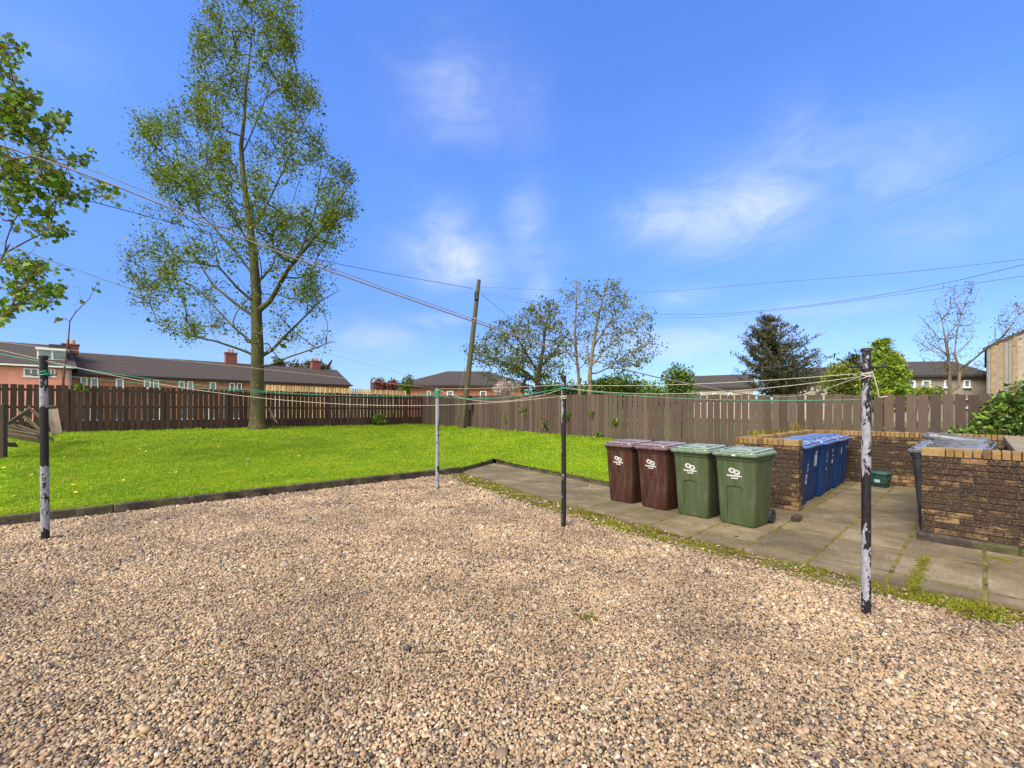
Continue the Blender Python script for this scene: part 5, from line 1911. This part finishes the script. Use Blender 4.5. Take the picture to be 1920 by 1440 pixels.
bush('laurel_bush', 'glossy light green laurel bush over the side wall at the right edge', (9.86, 8.2, 1.44), (.98, .55, .80), 7000, .088, 'leaf_laurel', 71, wid=.45, stems=10)
bush('laurel_bush', 'small low laurel spray reaching over the dark bins towards the fence', (8.95, 8.55, 1.08), (.34, .28, .20), 300, .075, 'leaf_laurel', 72, wid=.45, stems=4)
bush('yellow_shrub', 'pale yellow green shrub behind the fence, left of the bright conifer', (*at(1588, 712, 15.5),), (.75, .7, .75), 2400, .10, 'leaf_yellow', 73)
bush('yellow_shrub', 'low yellow green growth between the bright conifer and the grey houses', (*at(1722, 738, 16),), (.9, .6, .35), 900, .10, 'leaf_yellow', 79)
bush('hedge_bush', 'broad green bush behind the fence below the birches', (*at(1150, 730, 29),), (2.4, 1.2, 1.05), 5000, .17, 'leaf_hedge', 74, group='green bushes beyond the sunlit fence')
bush('hedge_bush', 'dark low bush behind the middle black pole', (*at(1045, 738, 30),), (2.6, 1.2, .8), 3000, .17, 'leaf_hedge', 75, group='green bushes beyond the sunlit fence')
bush('hedge_bush', 'bright bushy crown rising right of the birches', (*at(1268, 716, 27),), (.95, .9, 1.0), 2200, .15, 'leaf_hedge', 76, group='green bushes beyond the sunlit fence')
bush('hedge_bush', 'long low hedge in front of the grey roofed houses', (*at(1225, 740, 33),), (4.5, 1.5, .75), 3800, .2, 'leaf_hedge', 77, group='green bushes beyond the sunlit fence')
bush('blossom_tree', 'small white blossoming tree behind the fence, left of the dark round tree', (*at(944, 728, 31),), (.95, .9, .75), 1500, .13, 'blossom', 78)
bush('copper_shrub', 'first copper leaved shrub from the left above the dark fence', (*at(712, 722, 38),), (.75, .7, .75), 900, .17, 'leaf_copper', 80, group='copper shrubs beyond the new picket fence')
bush('copper_shrub', 'second copper leaved shrub between the first and the slim green one', (*at(736, 724, 38),), (.6, .6, .7), 800, .17, 'leaf_copper', 81, group='copper shrubs beyond the new picket fence')
bush('green_shrub', 'slim bright green shrub right of the copper shrubs', (*at(761, 722, 37),), (.5, .5, .95), 1000, .15, 'leaf_hedge', 82)
bush('green_shrub', 'tiny green sprig growing over the dark fence top at the left', (*at(152, 727, 16.25),), (.22, .12, .14), 60, .13, 'leaf_hedge', 83, stems=2, sr=.3)
bush('green_shrub', 'small dark bush at the foot of the dark fence near its corner', (*at(712, 784, 23.6),), (.45, .25, .38), 380, .10, 'leaf_hedge', 84, stems=4)
# leaves pushing through the sunlit fence
fdir = (FR1 - FC) / np.linalg.norm(FR1 - FC)


def fence_pt(u, v, off=.07):
    k = (u - UC) / F
    for a, b in ((FC, FR1), (FR1, FR2)):
        d = b - a
        t = (k * a[1] - a[0]) / (d[0] - k * d[1])
        if -.02 <= t <= 1.0001:
            p = a + d * t; n = np.array((-.7, -.714))
            p = p + n * off
            return np.array((p[0], p[1], H + (VH - v) / F * p[1]))


for i, (u, v, w, lab) in enumerate(((950, 785, 14, 'leafy weed through the fence boards, low and nearest the telegraph pole'), (1026, 797, 14, 'leafy weed through the fence boards left of the black pole, biggest of them'), (1066, 777, 12, 'leafy weed just right of the middle black pole'),
                                 (1110, 779, 10, 'leafy weed high on the fence boards above the brown bins'), (1155, 790, 10, 'sparse leafy weed on the fence above the first brown bin'), (985, 770, 12, 'faint leafy weed between the telegraph pole and the black pole'), (1125, 812, 6, 'small dark leaf clump low on the fence above the first brown bin'))):
    p = fence_pt(u, v)
    bush('climbing_weed', lab, p, (w / F * p[1] * 1.1, .06, w / F * p[1] * .9), int(26 + w * 3), .085, 'leaf_hedge', 90 + i, cat='weed', group='weeds growing through the sunlit fence', stems=2, sr=.18)
# growth on top of the far side wall
for i, (k, lab) in enumerate(((.5, 'dry grass tuft on the wall top at its near end'), (1.2, 'mossy green tuft on the wall top'), (2.0, 'yellow green tuft on the wall top beside the blue lids'), (3.1, 'reddish weed at the far end of the wall top'))):
    p = LL + CX * (.225 + k) + AX * -.1
    v, f = tuft(130 + i, 60, .12 if i != 3 else .2, .16, .004)
    o = obj('wall_weed', v * np.array((1.6, 1.0, 1)), f, M['moss'], loc=(p[0], p[1], 1.135 + .012))
    o.rotation_euler = (0, 0, math.atan2(CX[1], CX[0]))
    tag(o, lab, 'weed', 'weeds on the wall top')

# ================================================================== TELEGRAPH POLE AND WIRES
YT = 21.4
tb = at(866, 796, YT); tt = at(898, 525, YT)
tb[2] = lawn_z(tb[0], tb[1]) - .1
tp = thing('telegraph_pole', 'leaning grey brown wooden telegraph pole standing in front of the sunlit fence', 'telegraph pole', tuple(tb))
mb = MB(); mb.tube([(0, 0, 0), tuple((tt - tb) * .5), tuple(tt - tb)], [.15, .13, .095], 12)
mb.build('shaft', M['pole_wood'], tp, True, R(40))
mb = MB(); q = at(891, 556, YT) - tb
mb.bbox((q[0] + .08, q[1] - .12, q[2]), (.22, .16, .42), .03)
mb.build('junction_box', M['iron'], tp)
mb = MB(); q = at(889, 598, YT) - tb
mb.bbox((q[0], q[1], q[2]), (.27, .27, .05), .01)
mb.build('band', M['lead'], tp)
mb = MB(); q = at(877, 760, YT) - tb
mb.bbox((q[0] + .14, q[1] - .1, q[2]), (.14, .1, .5), .01)
mb.build('cable_guard', M['iron'], tp)
mb = MB(); mb.tube([at(876, 690, YT) - tb + np.array((-.1, -.14, 0)), at(864, 740, YT) - tb + np.array((-.06, -.16, 0)), at(862, 775, YT) - tb + np.array((0, -.2, 0)), at(852, 795, YT - .5) - tb], .022, 6)
mb.build('cable', M['wood_grey'], tp, True)


def wire(label, pts, r=.012):
    return rope(label, pts, r, 'wire', 'overhead_wire', 'wire', 60, 'telephone wires')


wire('wire from the telegraph pole past the big birch to the upper left', [at(886, 541, YT), at(660, 500, 17.5), at(430, 445, 14), at(180, 380, 11), at(-60, 316, 9)], .011)
wire('short wire from the telegraph pole down into the trees on its right', [at(902, 551, YT), at(935, 578, 27), at(972, 606, 33), at(1040, 648, 42)], .012)
wire('lowest wire from the telegraph pole, sagging and rising to the right edge', [at(898, 545, YT), at(1090, 580, 18.5), at(1290, 590, 16), at(1480, 577, 13.8), at(1720, 541, 11.2), at(1980, 482, 9)], .0065)
wire('wire running close below the lowest one at the right', [at(898, 549, YT), at(1090, 586, 18.6), at(1290, 596, 16.2), at(1500, 577, 14), at(1730, 546, 11.4), at(1980, 508, 9.2)], .0055)
wire('middle wire rising gently to the right edge', [at(898, 538, YT), at(1180, 548, 18), at(1470, 528, 14.5), at(1700, 510, 12), at(1980, 479, 9.5)], .0055)
wire('highest wire climbing steeply to the right edge', [at(898, 533, YT), at(1150, 525, 17.5), at(1370, 478, 14), at(1600, 405, 11), at(1980, 258, 7.5)], .0018)

# ================================================================== HOUSES
class House:
    def __init__(s, name, label, u0, Y0, u1, Y1, wall, ze, base=.3, cat='house', group=None):
        s.a = np.array(((u0 - UC) / F * Y0, Y0)); s.b = np.array(((u1 - UC) / F * Y1, Y1))
        s.L = np.linalg.norm(s.b - s.a); s.d = (s.b - s.a) / s.L
        s.n = np.array((-s.d[1], s.d[0]))
        if s.n @ s.a < 0: s.n = -s.n
        s.sg = 1 if (np.array((-s.d[1], s.d[0])) @ s.n) > 0 else -1
        s.base, s.ze, s.wall = base, ze, wall
        s.root = thing(name, label, cat, (s.a[0], s.a[1], base), math.atan2(s.d[1], s.d[0]), group)

    def su(s, u):
        k = (u - UC) / F
        return (k * s.a[1] - s.a[0]) / (s.d[0] - k * s.d[1])

    def zv(s, sx, v, off=0.0):
        Yp = s.a[1] + s.d[1] * sx + s.n[1] * off
        return H + (VH - v) / F * Yp - s.base

    def walls(s, depth):
        s.depth = depth
        mb = MB(); mb.box((s.L / 2, s.sg * depth / 2, (s.ze - s.base) / 2), (s.L, depth, s.ze - s.base))
        mb.build('wall', M[s.wall], s.root)

    def roof(s, rise, m='roof_tile', hip=0.0, ov=.35, part='roof'):
        z0 = s.ze - s.base
        L, D = s.L, s.depth
        vs = [(-ov, -s.sg * ov, z0 - .12), (L + ov, -s.sg * ov, z0 - .12), (L + ov, s.sg * (D + ov), z0 - .12), (-ov, s.sg * (D + ov), z0 - .12),
              (-ov, -s.sg * ov, z0 + .06), (L + ov, -s.sg * ov, z0 + .06), (L + ov, s.sg * (D + ov), z0 + .06), (-ov, s.sg * (D + ov), z0 + .06),
              (-ov + hip, s.sg * D / 2, z0 + rise), (L + ov - hip, s.sg * D / 2, z0 + rise)]
        fs = [(3, 2, 1, 0), (0, 1, 5, 4), (1, 2, 6, 5), (2, 3, 7, 6), (3, 0, 4, 7), (4, 5, 9, 8), (5, 6, 9), (6, 7, 8, 9), (7, 4, 8)]
        s.rf = obj(part, vs, fs, M[m], s.root)
        s.rise = rise
        return s.rf

    def gutter(s, m='white_frame'):
        mb = MB(); mb.bar((-.3, -s.sg * .42, s.ze - s.base - .04), (s.L + .3, -s.sg * .42, s.ze - s.base - .04), .10, .12)
        mb.build('gutter', M[m], s.root)

    def window(s, sx0, sx1, z0, z1, bars=1, m='glass'):
        f = MB(); w, h = sx1 - sx0, z1 - z0
        t = min(.09, w * .16)
        y = -s.sg * .03
        for xx in [sx0 + t / 2 + (w - t) * i / bars for i in range(bars + 1)]:
            f.box((xx, y, (z0 + z1) / 2), (t, .12, h))
        for zz, dz in ((z0 + t / 2, .002), (z1 - t / 2, .002)):
            f.box(((sx0 + sx1) / 2, y - s.sg * dz, zz), (w + .004, .12, t))
        f.box(((sx0 + sx1) / 2, y - s.sg * .02, z0 - .03), (w + .16, .18, .06))
        fr = f.build('window', M['white_frame'], s.root)
        p = MB(); p.box(((sx0 + sx1) / 2, -s.sg * .012, (z0 + z1) / 2), (w - .01, .03, h - .01))
        p.build('pane', M[m], fr)

    def pipe(s, sx, z1, m='white_frame', r=.05):
        mb = MB(); mb.tube([(sx, -s.sg * .09, 0), (sx, -s.sg * .09, z1)], r, 6)
        mb.build('drainpipe', M[m], s.root)

    def chimney(s, sx, h, w=.9, pots=2, off=.5, m='chimney_brick'):
        mb = MB()
        zr = s.ze - s.base + s.rise * (1 - abs(off - .5) * 2)
        yc = s.sg * s.depth * off
        mb.bbox((sx, yc, zr - .4 + (h + .4) / 2), (w, .6, h + .4), .02)
        mb.bbox((sx, yc, zr + h + .06), (w + .14, .74, .14), .02)
        ch = mb.build('chimney', M[m], s.rf)
        mb = MB()
        for i in range(pots):
            mb.lathe([(.10, 0), (.12, .05), (.10, .3), (.13, .34), (.10, .36)], 10)
            for j in range(len(mb.v) - 50, len(mb.v)):
                x, y, z = mb.v[j]
                mb.v[j] = (x + sx + (i - (pots - 1) / 2) * .34, y + yc, z + zr + h + .12)
        mb.build('chimney_pot', M['chimney_pot'], ch)
        return ch


# long orange brick terrace
t1 = House('brick_terrace', 'long low orange brick terrace with brown tiled roof behind the dark fence', 128, 35.6, 655, 53.0, 'wall_orange', 4.62)
t1.walls(8.2); t1.roof(2.2, ov=.22); t1.gutter('iron')
for u0, u1 in ((151, 164), (170, 184), (217, 232), (270, 282), (287, 298), (335, 346), (351, 362), (393, 405), (430, 440), (444, 453)):
    a, c = t1.su(u0), t1.su(u1)
    t1.window(a, c, 3.28, 4.06)
    t1.window(a - .1, c + .1, .35, 1.55)
for u in (252, 420): t1.pipe(t1.su(u), 4.2, 'lead', .035)
t1.chimney(t1.su(452), 1.0, 1.1)
t1.chimney(t1.su(617), .85, 1.0)
# taller pink harled block at the left
t2 = House('pink_block', 'taller pink harled block with a white dormer at the far left', -90, 30.5, 133, 34.6, 'wall_pink', 5.05)
t2.walls(9.0); t2.roof(2.15, hip=.6); t2.gutter()
sx0, sx1 = t2.su(44), t2.su(73)
t2.window(sx0, sx1, t2.zv(sx0, 706), t2.zv(sx0, 690), 2)
sx0, sx1 = t2.su(87), t2.su(104)
t2.window(sx0, sx1, t2.zv(sx0, 706), t2.zv(sx0, 691), 2)
sx0, sx1 = t2.su(-40), t2.su(-10)
t2.window(sx0, sx1, t2.zv(sx0, 706), t2.zv(sx0, 690), 2)
for u in (118, 131): t2.pipe(t2.su(u), 4.7, 'lead', .06)
# dormer: cheeks, white fascia, two-light window, own flat roof
a, c = t2.su(66), t2.su(125)
zc = t2.ze - t2.base
dm = MB(); dm.box(((a + c) / 2, t2.sg * 2.6, zc + .85), (c - a - .3, 3.2, 1.0))
dmo = dm.build('dormer', M['roof_tile'], t2.root)
dm = MB(); dm.box(((a + c) / 2, t2.sg * 2.5, zc + 1.44), (c - a + .1, 3.6, .17))
dm.build('fascia', M['white_frame'], dmo)
dm = MB(); dm.box(((a + c) / 2 + .0, t2.sg * .97, zc + .98), (1.65, .12, .78)); fr = dm.build('window', M['white_frame'], dmo)
dm = MB()
for q in (-.40, .40): dm.box(((a + c) / 2 + q, t2.sg * .90, zc + .98), (.66, .04, .62))
obj_ = dm.build('pane', M['glass'], t2.root)
dm = MB(); dm.box(((a + c) / 2 + .3, t2.sg * 3.5, zc + 1.75), (c - a - .6, 3.0, .45))
dm.build('upper_roof', M['roof_tile'], t2.root)
t2.chimney(t2.su(128), .35, 1.0, 2, .42)

# hipped bungalow beyond the corner
t3 = House('brick_bungalow', 'orange brick bungalow with a hipped brown roof behind the fence corner', 752, 43, 985, 43.5, 'wall_orange', 4.05)
t3.walls(9); t3.roof(1.85, hip=4.6, ov=.5)
for u0, u1 in ((801, 808), (838, 850), (900, 912)):
    a, c = t3.su(u0), t3.su(u1); t3.window(a, c, 1.9, 3.2)
t4 = House('brick_bungalow', 'lower roofed wing between the copper shrubs and the hipped bungalow', 700, 52, 800, 54, 'wall_orange', 4.0)
t4.walls(6); t4.roof(1.1, 'roof_brown')
# grey roofs beyond the right hand hedge
t5 = House('roughcast_house', 'low cream house with grey brown roof, left of the spruce', 1296, 50, 1412, 47, 'wall_cream', 4.1)
t5.walls(7); t5.roof(1.7, 'roof_brown', hip=.4)
for u0, u1 in ((1310, 1316), (1336, 1342), (1366, 1373)):
    a, c = t5.su(u0), t5.su(u1); t5.window(a, c, 2.0, 3.2)
t6 = House('roughcast_house', 'roughcast house half hidden between the spruce and the bright conifer', 1500, 44, 1648, 42, 'wall_cream', 4.5)
t6.walls(7); t6.roof(1.7, 'roof_brown')
t7 = House('roughcast_terrace', 'grey roughcast terrace with dark brown roof and small chimney, right of the bright conifer', 1660, 36, 1850, 35.2, 'wall_roughcast', 4.45)
t7.walls(7); t7.roof(1.55, 'roof_brown')
for u0, u1 in ((1701, 1715), (1728, 1744), (1770, 1780), (1806, 1818)):
    a, c = t7.su(u0), t7.su(u1); t7.window(a, c, 3.15, 3.75)
for u0, u1 in ((1805, 1816), (1748, 1760)):
    a, c = t7.su(u0), t7.su(u1); t7.window(a, c, 1.45, 2.2)
t7.chimney(t7.su(1744), .5, .8, 1, .5, 'wall_roughcast')
t7.chimney(t7.su(1690), .3, .7, 1, .5, 'wall_roughcast')
# roughcast block at the right edge, its long side running away from the yard
t8 = House('roughcast_block', 'grey roughcast gable end with timber strips and pipes at its corner, at the right edge', 1851, 30, 1849, 42, 'wall_roughcast', 5.85)
t8.walls(10.5); t8.roof(3.1, 'roof_brown', ov=.12)
zc = t8.ze - t8.base
vs = []
for x in (-.15, -.35):
    vs += [(x, -t8.sg * .02, zc - .3), (x, t8.sg * 10.52, zc - .3), (x, t8.sg * 10.52, zc), (x, t8.sg * 5.25, zc + 3.02), (x, -t8.sg * .02, zc)]
obj('gable', vs, [(0, 1, 2, 3, 4), (9, 8, 7, 6, 5)] + [(i, i + 5, (i + 1) % 5 + 5, (i + 1) % 5) for i in range(5)], M['wall_roughcast'], t8.root)
mb = MB(); mb.box((-.17, t8.sg * 5.25, (zc - .3) / 2), (.36, 10.54, zc - .3)); mb.build('gable_wall', M['wall_roughcast'], t8.root)
for i, (y, w) in enumerate(((.30, .26), (.62, .20), (1.25, .22))):
    mb = MB(); mb.box((-.40, t8.sg * y, 2.9 + .25 * y), (.10, w, 5.6 + .5 * y)); mb.build('timber_strip', M['timber_post'], t8.root)
for y in (.08, .47, .82, 1.02):
    mb = MB(); mb.tube([(-.42, t8.sg * y, 0), (-.42, t8.sg * y, 5.5 + .5 * y)], .05, 6); mb.build('drainpipe', M['lead'], t8.root)
mb = MB(); mb.bar((-.40, -t8.sg * .2, zc - .02), (-.40, t8.sg * 5.25, zc + 3.10), .12, .16); mb.build('verge', M['roof_brown'], t8.root)
# distant wooded rise
v, f = [], []
nx, ny = 60, 10
hr = np.random.default_rng(88)
for i in range(nx + 1):
    for j in range(ny + 1):
        X = -80 + 260 * i / nx; Y_ = 190 + 120 * j / ny
        hgt = 14 * math.exp(-((X - 55) / 28) ** 2) + 6 * math.exp(-((X - 10) / 40) ** 2) + 7 * math.exp(-((X - 120) / 40) ** 2)
        v.append((X, Y_, -1 + (hgt + .8 * math.sin(X * .7) + .6 * math.sin(X * 1.9)) * math.sin(math.pi * j / ny) ** .7))
f = [(i * (ny + 1) + j, (i + 1) * (ny + 1) + j, (i + 1) * (ny + 1) + j + 1, i * (ny + 1) + j + 1) for i in range(nx) for j in range(ny)]
M['hills'] = plain('hills', (.04, .055, .03), 0.95, 0.5, 0.25)
tag(obj('hills', v, np.array(f), M['hills'], smooth=True), 'low dark wooded rise on the skyline', 'hills', kind='structure')
